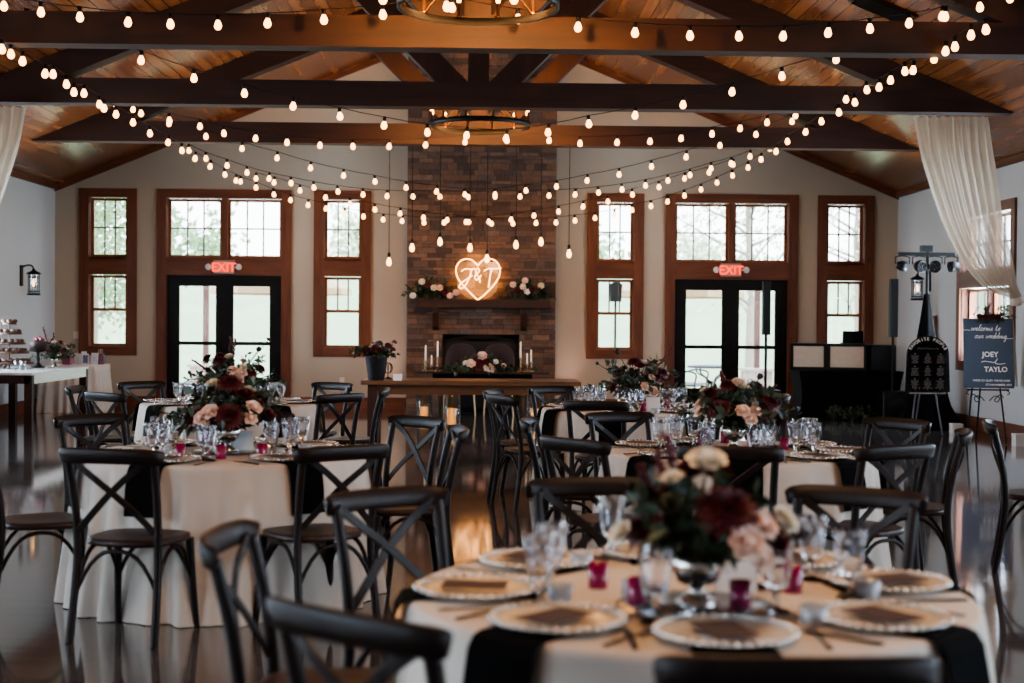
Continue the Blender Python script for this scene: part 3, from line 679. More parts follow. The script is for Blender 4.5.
# ring chandeliers
def chandelier(y,label):
    z0=3.99; t=thing('ring_chandelier',label,'chandelier',(-.05,y,z0),0,'iron ring chandeliers'); r=.635
    MB().lathe([(r-.012,-.03),(r+.012,-.03),(r+.012,.03),(r-.012,.03),(r-.012,-.03)],40).build('ring',M['iron'],t)
    m=MB(); m.lathe([(0,.42),(.05,.42),(.06,.46),(.05,.5),(0,.5)],12)
    m.build('hub',M['iron'],t)
    for k in range(4):
        a=PI/4+k*PI/2; MB().tube([(r*cos(a),r*sin(a),.02),(.05*cos(a),.05*sin(a),.46)],.010,5).build('spoke_rod',M['brass'],t)
    MB().tube([(0,0,.48),(0,0,RIDGE-z0+.0)],.014,6).build('chain',M['iron'],t)
    for k in range(12):
        a=(k+.5)*2*PI/12; q=(r*cos(a),r*sin(a),0)
        s=MB().lathe([(.03,.03),(.03,.04),(.013,.045),(.013,.15),(0,.15)],8,q).build('candle_sleeve',M['brass'],t)
        MB().lathe([(0,.148),(.016,.155),(.02,.18),(.012,.215),(0,.23)],8,q).build('candle_bulb',M['flame'],s)
chandelier(11.35,'iron ring chandelier at the top edge of the photo')
chandelier(18.3,'iron ring chandelier hanging before the chimney')

# ---------------------------------------------------------------- drapes
SHEER=sheer('white sheer voile',(.86,.81,.74),.22)
def drape(mirror,label):
    t=thing('sheer_drape',label,'drape',(0,0,0),0,'white sheer drapes swagged from the truss')
    d0=16.45
    L=[P(914,117,d=d0),P(918,150,d=d0+.02),P(926,178,d=d0+.15),P(941,222,d=d0+.45),P(961,262,d=d0+.8),P(984,288,d=d0+1.1),P(1012,299,d=d0+1.35)]
    Rr=[P(988,117,d=d0),P(991,150,d=d0+.02),P(995,178,d=d0+.15),P(1001,222,d=d0+.45),P(1011,262,d=d0+.8),P(1016,285,d=d0+1.1),P(1022,296,d=d0+1.35)]
    L=crom(L,6); Rr=crom(Rr,6); nv=len(L); nu=72; grid=[]
    for i in range(nv):
        row=[]; v=i/(nv-1); amp=.055*(1-v)**.6+.01
        for j in range(nu+1):
            u=j/nu; p=L[i].lerp(Rr[i],u)
            f=sin(u*2*PI*9+1.3*sin(v*3))*.7+.5*sin(u*2*PI*17+v*2)
            p=p+Vector((.25*amp*f,-amp*f,.35*amp*sin(u*5)*v))
            row.append(p)
        grid.append(row)
    m=MB(); m.patch(grid)
    if mirror: m.v=[(-(x-RX)+RX-.12,y,z) for x,y,z in m.v]
    m.build('swag',SHEER,t)
    # tail below the tie
    grid=[]
    for i in range(12):
        v=i/11; row=[]
        for j in range(41):
            u=j/40; w=.06+.20*v**.7
            row.append((6.72+(u-.5)*2*w*.6,18.0+.05*sin(u*2*PI*6)*(.3+v)+(u-.5)*w,1.74-v*1.05))
        grid.append(row)
    m=MB(); m.patch(grid)
    if mirror: m.v=[(-(x-RX)+RX-.0,y,z) for x,y,z in m.v]
    m.build('tail',SHEER,t)
    m=MB(); m.lathe([(.05,-.05),(.075,-.03),(.075,.03),(.05,.05)],12,(6.74,17.84,1.77)); m.tube([(6.80,17.85,1.77),(XR,17.9,1.77)],.012,5)
    if mirror: m.v=[(-(x-RX)+RX,y,z) for x,y,z in m.v]
    m.build('tie_back',M['cloth'],t)
drape(False,'white sheer drape sweeping from the truss to the wall above the welcome sign')
drape(True,'white sheer drape hanging from the truss at the left edge')

# ---------------------------------------------------------------- flowers
def petal_grid(az,w,l,open_,cup,r0=.0,z0=0,tip=.0,nu=3,nv=4):
    g=[]
    for j in range(nv+1):
        v=j/nv; a=open_*(.35+.65*v); row=[]
        rr=r0+l*v*sin(a); zz=z0+l*v*cos(a)
        ww=w*math.sin(PI*(.12+.80*v**.8))**.7*(1-tip*v)
        for i in range(nu+1):
            u=-1+2*i/nu; x=rr-cup*u*u*w; y=u*ww; z=zz+cup*.4*u*u*w
            row.append((x*cos(az)-y*sin(az),x*sin(az)+y*cos(az),z))
        g.append(row)
    return g
def rose_mb(n=(3,5,6,7),seed=0):
    R=random.Random(seed); m=MB(); m.sphere((0,0,.35),.30,8,6,(1,1,1.2))
    for k,c in enumerate(n):
        for i in range(c):
            m.patch(petal_grid(2*PI*i/c+k*.7+R.uniform(-.15,.15),.42+.10*k,.62+.10*k,.22+.30*k+R.uniform(-.05,.05),.22,.10,.05-.05*k))
    return m
def dahlia_mb(seed=0):
    R=random.Random(seed); m=MB(); m.sphere((0,0,.25),.22,8,5)
    for k in range(5):
        c=8+3*k
        for i in range(c):
            m.patch(petal_grid(2*PI*(i+.5*(k%2))/c,.15+.02*k,.45+.13*k,.35+.30*k,.25,.06,.18-.06*k,.55,2,3))
    return m
def ball_mb(seed=0):
    R=random.Random(seed); m=MB(); m.sphere((0,0,.3),.42,9,6)
    for i in range(26):
        a=R.uniform(0,2*PI); b=R.uniform(-.3,1.4); p=(.42*cos(a)*cos(b),.42*sin(a)*cos(b),.3+.42*sin(b)); m.sphere(p,.13,5,3)
    return m
FLM={}
for kind,mk,f in (('rose_blush','blush',rose_mb),('rose_cream','cream',rose_mb),('rose_white','white_p',rose_mb),('dahlia','burg',dahlia_mb),('scabiosa','dark',ball_mb),('rose_burgundy','burg',rose_mb)):
    m=f(); o=m.build(kind,M[mk]); FLM[kind]=o.data; bpy.data.objects.remove(o)
PART={'rose_blush':'rose','rose_cream':'rose','rose_white':'rose','dahlia':'dahlia','scabiosa':'scabiosa','rose_burgundy':'rose'}
def flower(par,kind,pos,dirv,size):
    o=bpy.data.objects.new(PART[kind],FLM[kind]); COL.objects.link(o); o.parent=par; o.location=pos
    q=Vector(dirv).normalized().to_track_quat('Z','Y'); o.rotation_euler=q.to_euler(); o.scale=(size,)*3
    return o
def leaf(m,p,d,n,l,w):
    d=Vector(d).normalized(); s=d.cross(Vector(n)); 
    s=s.normalized() if s.length>1e-4 else d.orthogonal(); up=s.cross(d)
    a=p; c=p+d*l; b1=p+d*l*.45; 
    m.add([a,b1+s*w+up*w*.35,c,b1-s*w+up*w*.35,b1],[(0,4,1),(4,2,1),(0,3,4),(3,2,4)],True)
def sprigs(m,stm,R,base,tip,n,l,w,sag=.1):
    base=Vector(base); tip=Vector(tip); mid=(base+tip)/2+Vector((0,0,sag)); pts=crom([base,mid,tip],6)
    stm.tube(pts,.0028,4)
    for i in range(n):
        t=.25+.75*i/max(1,n-1); k=min(len(pts)-2,int(t*(len(pts)-1))); p=pts[k].lerp(pts[k+1],t*(len(pts)-1)-k)
        ax=(pts[k+1]-pts[k]).normalized(); a=R.uniform(0,2*PI); o=ax.orthogonal().normalized(); o2=ax.cross(o)
        d=ax*.5+(o*cos(a)+o2*sin(a))*.9; leaf(m,p,d,(R.gauss(0,1),R.gauss(0,1),R.gauss(.5,1)),l*R.uniform(.7,1.2),w*R.uniform(.7,1.2))
def centerpiece(t,seed,vase='compote',top=None,width=.30,height=.34,zb=.12,flowers=None,nspr=34):
    """flowers massed above a vase; zb is the height of the vase mouth"""
    R=random.Random(seed)
    if vase=='compote':
        prof=[(0,0),(.055,0),(.058,.008),(.02,.03),(.016,.045),(.05,.06),(.065,.09),(.068,.13),(.062,.13),(.05,.08),(0,.065)]
        MB().lathe(prof,20).build('vase',M['silver'],t)
    f=MB(); f2=MB(); st=MB()
    for i in range(nspr):
        a=2*PI*i/nspr+R.uniform(-.2,.2); e=R.uniform(-.15,1.2); l=R.uniform(.65,1.12)
        tip=(width*l*cos(a)*cos(e),width*l*sin(a)*cos(e)*.85,zb+.03+height*l*.85*max(-.2,sin(e)))
        sprigs(f if R.random()<.65 else f2,st,R,(.02*cos(a),.02*sin(a),zb-.02),tip,R.randint(7,11),R.uniform(.05,.085),R.uniform(.012,.022),R.uniform(0,.06))
    f.build('foliage',M['leaf'],t); f2.build('foliage',M['leaf2'],t)
    for k,(dx,dy,dz,s) in (flowers or []):
        a_=Vector((dx*.15,dy*.15,zb-.02)); b_=Vector((dx,dy,dz)); st.tube(crom([a_,(a_+b_)/2+Vector((-dx*.12,-dy*.12,.01)),b_],4),.003,4)
        d=(dx,dy,dz-zb+.06); flower(t,k,(dx,dy,dz),d,s)
    st.build('stems',M['stem'],t)
def generic_flowers(R,w,h,zb,n=16):
    out=[]
    kinds=['rose_blush']*4+['dahlia']*5+['rose_cream']*2+['rose_burgundy']*3+['scabiosa']*2
    for i in range(n):
        a=2*PI*i*.382*1.0+R.uniform(-.2,.2); e=R.choice([.05,.3,.55,.85,1.15])+R.uniform(-.1,.1); q=R.uniform(.62,.85)
        k=kinds[i%len(kinds)]; s={'rose_blush':.045,'rose_cream':.04,'rose_white':.04,'dahlia':.07,'rose_burgundy':.05,'scabiosa':.03}[k]*R.uniform(.9,1.15)
        out.append((k,(w*q*cos(a)*cos(e),w*q*sin(a)*cos(e),zb+.03+h*q*sin(e),s)))
    return out
def spikes(t,R,pts,zb,mt='burg'):
    """tall feathery stems standing out of a bouquet"""
    for (dx,dy,dz) in pts:
        m=MB(); b=Vector((dx*.2,dy*.2,zb)); e=Vector((dx,dy,dz)); q=crom([b,(b+e)/2+Vector((-.01,0,.02)),e],6); m.tube(q,.0035,4)
        for i in range(26):
            tt=.55+.45*i/25; k=min(len(q)-2,int(tt*(len(q)-1))); p=q[k].lerp(q[k+1],tt*(len(q)-1)-k); m.sphere(p+Vector((R.gauss(0,.006),R.gauss(0,.006),0)),.011*(1.25-tt*.6),5,3)
        m.build('feathery_spike',M[mt],t)
# ---------------------------------------------------------------- chairs
def make_chair():
    t=thing('cross_back_chair','dark wooden cross-back chair','chair',(0,0,0))
    # seat: front at +y
    out=[]
    for k in range(28):
        a=2*PI*k/28; c,s=cos(a),sin(a); e=.62
        x=(abs(c)**e)*(1 if c>0 else -1)*(.215+.018*s); y=(abs(s)**e)*(1 if s>0 else -1)*.205
        out.append((x,y))
    R=[]
    for sc,z in ((.90,.432),(.99,.438),(1.0,.452),(.985,.464),(.9,.467),(.55,.460),(.02,.458)): R.append([(x*sc,y*sc,z) for x,y in out])
    MB().rings(R,True,True).build('seat',M['seat'],t)
    for s in (-1,1):
        q=crom([(s*.208,-.255,0),(s*.202,-.215,.25),(s*.198,-.200,.45),(s*.203,-.222,.65),(s*.210,-.268,.845)],5)
        MB().tube(q,[.0195]*len(q),8).build('rear_leg',M['chair'],t)
        q=[(s*.185,.165,.435),(s*.192,.178,.25),(s*.205,.205,0)]
        MB().tube(q,[.021,.019,.015],8).build('leg',M['chair'],t)
    pts=[]; n=18
    for i in range(n+1):
        u=-1+2*i/n; x=.222*sin(u*PI/2*.98) ; y=-.318+.062*abs(u)**2.2 ; z=.862-.012*abs(u)**3
        pts.append((x*1.1,y,z))
    hs=[.072-.016*abs(-1+2*i/n)**6 for i in range(n+1)]
    ws=[.026-.004*abs(-1+2*i/n)**6 for i in range(n+1)]
    m=MB(); m.bar(pts,ws,hs,(0,-.25,1),.008); m.s=[True]*len(m.s); m.build('top_rail',M['chair'],t)
    for s in (-1,1):
        q=crom([(-s*.19,-.212,.505),(-s*.10,-.232,.60),(0,-.262+.004*s,.695),(s*.11,-.284,.785),(s*.198,-.272,.848)],4)
        m=MB(); m.bar(q,.031,.011,(0,1,.25),.002); m.build('cross_slat',M['chair'],t)
    # bentwood arches between the legs under the seat
    def arch(a,b,name='brace'):
        a=Vector(a); b=Vector(b); q=[]
        for i in range(13):
            u=i/12; p=a.lerp(b,u); p.z=.235+.185*(1-abs(2*u-1)**2.6); q.append(p)
        MB().tube(q,.0105,6).build(name,M['chair'],t)
    arch((-.190,.178,0),(.190,.178,0)); arch((-.196,-.208,0),(.196,-.208,0))
    arch((-.19,.176,0),(-.196,-.206,0)); arch((.19,.176,0),(.196,-.206,0))
    return t
CH0=make_chair(); chused=[]
TAB={1:((.555,3.77),'front table'),2:((-1.38,7.66),'left middle table'),3:((1.44,7.93),'right middle table'),4:((-2.15,12.2),'left rear table'),5:((1.25,11.75),'right rear table')}
CHAIRS={
1:[(131.5,1.40,'far left side'),(97,1.45,'far side'),(57,1.38,'far right side'),(176,1.31,'left side'),(229,1.32,'near left side'),(269,1.38,'near side')],
2:[(257,1.30,'near side'),(306,1.28,'near right side'),(8,1.28,'right side'),(44,1.40,'far right side'),(135,1.40,'far left side'),(206,1.24,'left side'),(92,1.32,'far side')],
3:[(258,1.25,'near side'),(298,1.25,'near right side'),(35,1.40,'far right side'),(219,1.28,'near left side'),(152,1.32,'left side'),(114,1.38,'far side'),(355,1.25,'right side')],
4:[(231,1.30,'near left side'),(318,1.42,'near right side'),(180,1.33,'left side'),(0,1.33,'right side'),(135,1.42,'far left side'),(53,1.30,'far right side')],
5:[(252,1.33,'near side'),(120,1.26,'far side'),(164,1.22,'left side'),(206,1.24,'near left side'),(305,1.28,'near right side'),(352,1.25,'right side')]}
HEADING={(3,4):rad(-9),(3,6):rad(164),(2,5):rad(20),(1,0):rad(-52),(1,4):rad(50)}
for k,lst in CHAIRS.items():
    (cx,cy),nm=TAB[k]
    if k==1: cx,cy=.59,3.87
    for i,(a,r,side) in enumerate(lst):
        a=rad(a); rx,ry=cx+r*cos(a),cy+r*sin(a)     # where the middle of the top rail stands
        hd=a+PI if (k,i) not in HEADING else HEADING[(k,i)]   # heading the sitter looks
        px,py=rx+.30*cos(hd),ry+.30*sin(hd)
        place(CH0,chused,(px,py,0),hd-PI/2,'dark wooden cross-back chair at the %s of the %s'%(side,nm),'cross-back chairs around the %s'%nm)
place(CH0,chused,(3.1+.28,8.52,0),-PI/2-rad(19),'dark wooden cross-back chair facing out of the photo at the right edge','cross-back chairs by the right edge')

# ---------------------------------------------------------------- round tables with settings
TR=.745; TZ=.762
def tablecloth(cx,cy,seed):
    R=random.Random(seed); ph=[R.uniform(0,6.28) for _ in range(4)]; n=300; R_=[]
    prof=[(.02,0),(.3,0),(TR-.012,0),(TR,-.006),(TR+.006,-.02)]
    for r,z in prof: R_.append([(r*cos(2*PI*k/n),r*sin(2*PI*k/n),TZ+z) for k in range(n)])
    for i in range(1,15):
        t=i/14; row=[]
        for k in range(n):
            a=2*PI*k/n
            g1=sin(23*a+ph[0]+1.2*sin(3*a+ph[2])); f=.55*(abs(g1)**.7)*(1 if g1>0 else -1)+.35*sin(37*a+ph[1])+.3*sin(8*a+ph[2])
            r=TR+.008+.075*t+.044*f*t**.65
            row.append((r*cos(a),r*sin(a),TZ-.02-(TZ-.024)*t))
        R_.append(row)
    m=MB(); m.rings(R_,True,False)
    return m
NAP=MB(); NAP.bar([(.40,0,TZ+.0035),(TR-.01,0,TZ+.0035),(TR+.015,0,TZ-.004),(TR+.034,0,TZ-.03),(TR+.052,0,TZ-.12),(TR+.062,0,TZ-.245)],.19,.003,(0,0,1))
napo=NAP.build('linen_napkin',M['blackcloth']); tag(napo,'x','napkin')
def lin_proto():
    ch=thing('charger_plate','x','charger plate')
    MB().lathe([(0,.004),(.10,.004),(.115,.008),(.155,.016),(.156,.013),(.115,.004),(.10,0),(0,0)],32).build('plate',M['charger'],ch)
    m=MB()
    for k in range(40): a=2*PI*k/40; m.sphere((.159*cos(a),.159*sin(a),.015),.0085,6,4)
    m.build('beaded_rim',M['silver'],ch)
    cd=MB().box(-.055,.055,-.085,.085,0,.003).build('menu_card',M['card']); tag(cd,'x','menu card')
    gb=thing('cut_glass_goblet','x','goblet')
    md=lambda k,z:(1+.05*(1 if k%2 else -1)) if .07<z<.15 else 1
    gm=MB(); gm.lathe([(0,0),(.036,0),(.034,.004),(.010,.012),(.0075,.03),(.010,.05),(.026,.064),(.032,.085),(.036,.115),(.040,.145),(.045,.178),(.0425,.178),(.0375,.145),(.033,.115),(.029,.09),(.022,.072),(0,.068)],18,smooth=False,mod=md)
    gm.build('bowl',M['glass'],gb)
    vt=thing('votive_holder','x','votive candle holder')
    MB().lathe([(0,0),(.024,0),(.0255,.003),(.0265,.07),(.0235,.07),(.0225,.006),(0,.006)],20,mod=lambda k,z:1.03 if k%2 else .98).build('glass_cup',M['magenta'],vt)
    MB().lathe([(0,.008),(.02,.008),(.02,.03),(0,.03)],12).build('candle',M['wax'],vt)
    tl=thing('tea_light_holder','x','tea light holder')
    MB().lathe([(0,0),(.030,0),(.033,.004),(.034,.045),(.029,.045),(.027,.012),(0,.01)],18).build('glass_cup',mat('milky glass',(.88,.90,.92),.2,0,.5,.5,var=.03),tl)
    MB().lathe([(0,.012),(.02,.012),(.02,.03),(0,.03)],12).build('candle',M['wax'],tl)
    kf=MB(); kf.bar([(-.11,0,.004),(0,0,.005),(.02,0,.005)],.012,.005); kf.bar([(.02,0,.004),(.07,0,.004),(.11,.004,.003)],[.017,.02,.008],.002)
    kf=tag(kf.build('table_knife',M['cutlery']),'x','knife')
    fk=MB(); fk.bar([(-.1,0,.003),(-.02,0,.006),(.04,0,.008)],[.013,.008,.008],.003); fk.bar([(.04,0,.008),(.055,0,.007),(.07,0,.006)],[.008,.022,.024],.003)
    for i in range(4): fk.bar([(.068,-.010+.0067*i,.006),(.1,-.010+.0067*i,.010)],.003,.0025)
    fk=tag(fk.build('dinner_fork',M['cutlery']),'x','fork')
    return dict(charger=(ch,[]),card=(cd,[]),goblet=(gb,[]),votive=(vt,[]),tea=(tl,[]),knife=(kf,[]),fork=(fk,[]),napkin=(napo,[]))
PR=lin_proto()
def put(kind,x,y,z,rz,label,group): return place(PR[kind][0],PR[kind][1],(x,y,z),rz,label,group)
SEATS={1:[(8,'right side'),(50,'far right side'),(92,'far side'),(134,'far left side'),(184,'left side'),(229,'near left side'),(270,'near side'),(316,'near right side')],
2:[(8,'right side'),(44,'far right side'),(92,'far side'),(135,'far left side'),(205,'left side'),(251,'near side'),(311,'near right side')],
3:[(355,'right side'),(35,'far right side'),(114,'far side'),(152,'left side'),(219,'near left side'),(262,'near side'),(308,'near right side')],
4:[(0,'right side'),(48,'far right side'),(90,'far side'),(132,'far left side'),(180,'left side'),(228,'near left side'),(270,'near side'),(312,'near right side')],
5:[(352,'right side'),(40,'far right side'),(80,'far side'),(120,'far left side'),(164,'left side'),(206,'near left side'),(252,'near side'),(302,'near right side')]}
VOT={1:[P(598,588,z=TZ),P(638,605,z=TZ),P(740,608,z=TZ),P(792,592,z=TZ)],
2:[P(180,457,z=TZ),P(206.5,450,z=TZ),P(262,457,z=TZ),P(221,459,z=TZ)],
3:[P(784,450,z=TZ),P(725,443,z=TZ),P(702,446,z=TZ),P(752,446,z=TZ)],
4:[P(268,404,z=TZ)+Vector((0,0,0))],
5:[P(624,411,z=TZ),P(643,411,z=TZ),P(667,410,z=TZ)]}
VNAME=['leftmost','second from left','third from left','rightmost']
for k in TAB:
    (cx,cy),nm=TAB[k]
    t=thing('round_table','round folding table under the ivory cloth of the %s'%nm,'table',(cx,cy,0),0,'round guest tables')
    MB().lathe([(0,TZ-.035),(TR-.02,TZ-.035),(TR-.015,TZ-.02),(TR-.02,TZ-.004),(0,TZ-.004)],40).build('table_top',M['beam_h'],t)
    for q in range(4):
        a=PI/4+q*PI/2; MB().tube([(.5*cos(a),.5*sin(a),0),(.45*cos(a),.45*sin(a),TZ-.035)],.015,6).build('leg',M['iron'],t)
    c=tablecloth(cx,cy,k).build('tablecloth',M['cloth'],None,(cx,cy,0)); tag(c,'floor-length ivory tablecloth on the %s'%nm,'tablecloth','ivory tablecloths')
    for i,(a,side) in enumerate(SEATS[k]):
        th=rad(a); u=Vector((cos(th),sin(th),0)); v=Vector((-sin(th),cos(th),0)); c0=Vector((cx,cy,0))
        g=nm+' settings'
        put('napkin',cx,cy,0,th,'black linen napkin hanging over the %s edge of the %s'%(side.replace(' side',''),nm),'black napkins on the '+nm)
        p=c0+u*.565; put('charger',p.x,p.y,TZ+.005,th,'beaded glass charger plate at the %s of the %s'%(side,nm),'charger plates on the '+nm)
        put('card',p.x+.006*cos(7*i),p.y+.006*sin(5*i),TZ+.0225,th+PI/2+ (0.25*sin(i*2.3+k)),'dark menu card on the charger at the %s of the %s'%(side,nm),'menu cards on the '+nm)
        if k<=3:
            p=c0+u*.575+v*.215; put('fork',p.x,p.y,TZ+.001,th+PI,'dinner fork at the %s of the %s'%(side,nm),'forks on the '+nm)
            p=c0+u*.575-v*.215; put('knife',p.x,p.y,TZ+.001,th+PI,'table knife at the %s of the %s'%(side,nm),'knives on the '+nm)
        if k>1:
            for j,(rr,tt) in enumerate(((.415,.145),(.345,.075))):
                p=c0+u*rr+v*tt
                put('goblet',p.x,p.y,TZ,th,'cut-glass goblet at the %s of the %s, %s'%(side,nm,('nearer the rim','nearer the flowers')[j]),'goblets on the '+nm)
    for i,p in enumerate(VOT[k]):
        r=Vector((p.x-cx,p.y-cy)); 
        if r.length>TR-.06: r=r*((TR-.06)/r.length)
        vn={1:['leftmost','second from left','in front of the table number card','rightmost'],2:['leftmost','second from left','rightmost','frontmost'],3:['rightmost','second from left','leftmost','third from left'],4:['lone'],5:['leftmost','middle','rightmost']}[k][i]
        put('votive',cx+r.x,cy+r.y,TZ,.4*i,'small magenta glass votive on the %s, %s'%(nm,vn),'magenta votives on the '+nm)
# goblets of the front table, where the photo has them
(cx,cy),nm=TAB[1]
GOB=[(540,604,'tall against the left place setting'),(551,590,'behind the leftmost goblet'),(612,556,'at the far left, before the far chair'),(655,622,'beside the glass dish'),(776,612,'right of the flowers, nearest the rim'),(811,580,'behind, at the far right'),(849,598,'rightmost'),(757,588,'just right of the vase')]
for px,py,l in GOB:
    p=P(px,py,z=TZ); put('goblet',p.x,p.y,TZ,0,'cut-glass goblet on the %s, %s'%(nm,l),'goblets on the '+nm)
for px,py,l in ((581,567,'behind the leftmost magenta votive'),(814,624,'beside the near goblet on the right'),(867,597,'beside the rightmost goblet'),(634,597,'beside the second magenta votive'),(560,601,'beside the leftmost goblet')):
    p=P(px,py,z=TZ); put('tea',p.x,p.y,TZ,0,'small clear tea light on the front round table, %s'%l,'tea lights on the front table')
for k,pts in {2:[(166,453),(278,456),(305,452)],3:[(700,455),(765,453)],5:[(655,414)],4:[(205,406),(250,407)]}.items():
    for i,(px,py) in enumerate(pts):
        p=P(px,py,z=TZ); put('tea',p.x,p.y,TZ,0,'small clear tea light on the %s, %s'%(TAB[k][1],['leftmost','middle','rightmost'][i] if len(pts)==3 else ['on its left part','on its right part'][i] if len(pts)==2 else 'by the number card'),'tea lights on the '+TAB[k][1])
p=P(667,622,z=TZ); t=thing('glass_dish','shallow clear cut-glass dish beside a goblet on the front round table','dish',(p.x,p.y,TZ))
MB().lathe([(0,0),(.04,0),(.05,.006),(.072,.035),(.069,.036),(.048,.012),(0,.009)],24,mod=lambda k,z:1.02 if k%2 else .98).build('bowl',M['clearcup'],t)
# mirror trays, number cards, flowers
CARDM=mat('white card',(.90,.90,.90),.6)
CEN={1:((-.01,-.21),'large burgundy and blush flower centrepiece in a silver vase on the front round table'),
2:((.02,.0),'burgundy and blush flower centrepiece on the left middle table'),3:((-.02,.02),'burgundy and blush flower centrepiece in a silver vase on the right middle round table'),
4:((.03,0),'dark red and blush flower centrepiece on the left rear table'),5:((.04,0),'dark red flower centrepiece with tall spikes on the right rear round table')}
for k in TAB:
    (cx,cy),nm=TAB[k]; (ox,oy),lab=CEN[k]; x,y=cx+ox,cy+oy
    tr=MB().lathe([(0,.001),(.20,.001),(.205,.004),(.20,.007),(0,.007)],32).build('mirror_tray',mat('smoky mirror tray',(.42,.41,.42),.18,.6),None,(x,y,TZ)); tag(tr,'round smoky mirror tray under the flowers of the %s'%nm,'tray','mirror trays')
    c=thing('floral_centerpiece',lab,'flower arrangement',(x,y,TZ+.008-(0 if k!=4 else 0)),0,'table flower arrangements')
    R=random.Random(40+k)
    if k==1:
        fl=[('dahlia',(.045,-.13,.30,.085)),('dahlia',(-.13,-.02,.24,.06)),('rose_cream',(.0,-.10,.415,.055)),('rose_blush',(.115,-.12,.27,.052)),('rose_blush',(.075,-.17,.235,.052)),('rose_blush',(.11,-.15,.20,.042)),('rose_cream',(.185,-.06,.27,.046)),('rose_burgundy',(.16,-.07,.225,.05)),('scabiosa',(.225,-.04,.235,.033)),('rose_cream',(-.07,-.05,.37,.035)),('dahlia',(-.05,.10,.32,.07)),('rose_burgundy',(.06,.08,.36,.05)),('rose_blush',(-.1,.12,.28,.045)),('dahlia',(.12,.12,.27,.07)),('scabiosa',(-.17,-.05,.26,.03)),('rose_cream',(-.185,-.06,.24,.038)),('rose_burgundy',(-.02,-.02,.38,.05))]
        fl=[(k_,(x_*1.05,y_*1.25-.01,z_-.05,s_*1.05)) for k_,(x_,y_,z_,s_) in fl]
        centerpiece(c,7,flowers=fl,width=.21,height=.19,nspr=36); spikes(c,R,[(-.085,-.05,.43),(-.11,-.04,.39),(-.15,0,.35)],.13)
    elif k==2:
        fl=[('rose_blush',(-.055,-.20,.215,.056)),('rose_blush',(-.10,-.20,.185,.05)),('rose_blush',(-.085,-.19,.155,.04)),('rose_blush',(.155,-.15,.235,.055)),('rose_blush',(.14,-.17,.185,.05)),('dahlia',(.045,-.22,.20,.085)),('dahlia',(-.16,-.10,.19,.075)),('dahlia',(.03,-.12,.36,.08)),('rose_cream',(-.06,-.1,.36,.045)),('rose_burgundy',(.1,-.1,.30,.06)),('dahlia',(.18,0,.27,.07)),('rose_burgundy',(-.14,.05,.28,.06)),('scabiosa',(.0,-.18,.29,.035)),('rose_cream',(.11,.02,.32,.045)),('dahlia',(-.03,.1,.3,.07)),('rose_burgundy',(.22,-.08,.20,.05)),('dahlia',(.25,.02,.18,.06))]
        centerpiece(c,8,flowers=fl,width=.36,height=.27,nspr=52)
    elif k==3:
        fl=generic_flowers(R,.29,.27,.13,18)+[('rose_blush',(.01,-.20,.22,.05)),('rose_blush',(.05,-.19,.18,.048)),('rose_blush',(.085,-.17,.22,.042)),('rose_cream',(.01,-.1,.36,.04)),('dahlia',(-.11,-.16,.23,.075)),('rose_blush',(-.2,-.08,.21,.045)),('scabiosa',(.12,-.08,.40,.04)),('dahlia',(.18,-.1,.26,.07))]
        centerpiece(c,9,flowers=fl,width=.33,height=.27,nspr=44); spikes(c,R,[(-.08,-.02,.44),(.24,.05,.36)],.13)
        sp=[(.12,-.08,.40)]
    elif k==4:
        fl=generic_flowers(R,.34,.30,.13,18)+[('rose_blush',(.10,-.22,.25,.06)),('rose_blush',(.05,-.22,.23,.055)),('rose_blush',(.08,-.21,.19,.05)),('rose_cream',(-.08,-.2,.12,.05)),('scabiosa',(.22,-.1,.44,.05)),('rose_cream',(-.02,-.1,.38,.05)),('rose_burgundy',(-.2,-.1,.37,.05)),('rose_burgundy',(.30,-.05,.53,.03))]
        centerpiece(c,10,flowers=fl,width=.42,height=.31,nspr=48); spikes(c,R,[(-.33,-.1,.36),(-.02,-.05,.56),(.02,-.05,.54)],.13)
    else:
        fl=generic_flowers(R,.33,.28,.13,16)+[('rose_blush',(.10,-.2,.14,.055)),('rose_blush',(.05,-.21,.18,.05)),('dahlia',(.12,-.15,.26,.075)),('scabiosa',(-.17,-.1,.45,.05)),('scabiosa',(-.33,-.05,.36,.03)),('rose_white',(.05,-.1,.37,.04))]
        centerpiece(c,12,flowers=fl,width=.40,height=.30,nspr=44); spikes(c,R,[(.28,-.05,.50),(.33,0,.26)],.13)
    # tent card
    q={1:P(735,590,z=TZ),2:P(243,451,z=TZ),3:P(757,446,z=TZ),4:P(250,409,z=TZ),5:P(653,411,z=TZ)}[k]
    m=MB(); h=.11 if k>1 else .075; m.add([(-.055,-.03,0),(.055,-.03,0),(.055,0,h),(-.055,0,h),(-.055,.03,0),(.055,.03,0)],[(0,1,2,3),(3,2,5,4)],False)
    o=m.build('tent_card',CARDM,None,(q.x,q.y,TZ)); tag(o,'small folded white card beside the flowers on the %s'%nm,'table card','white table cards')
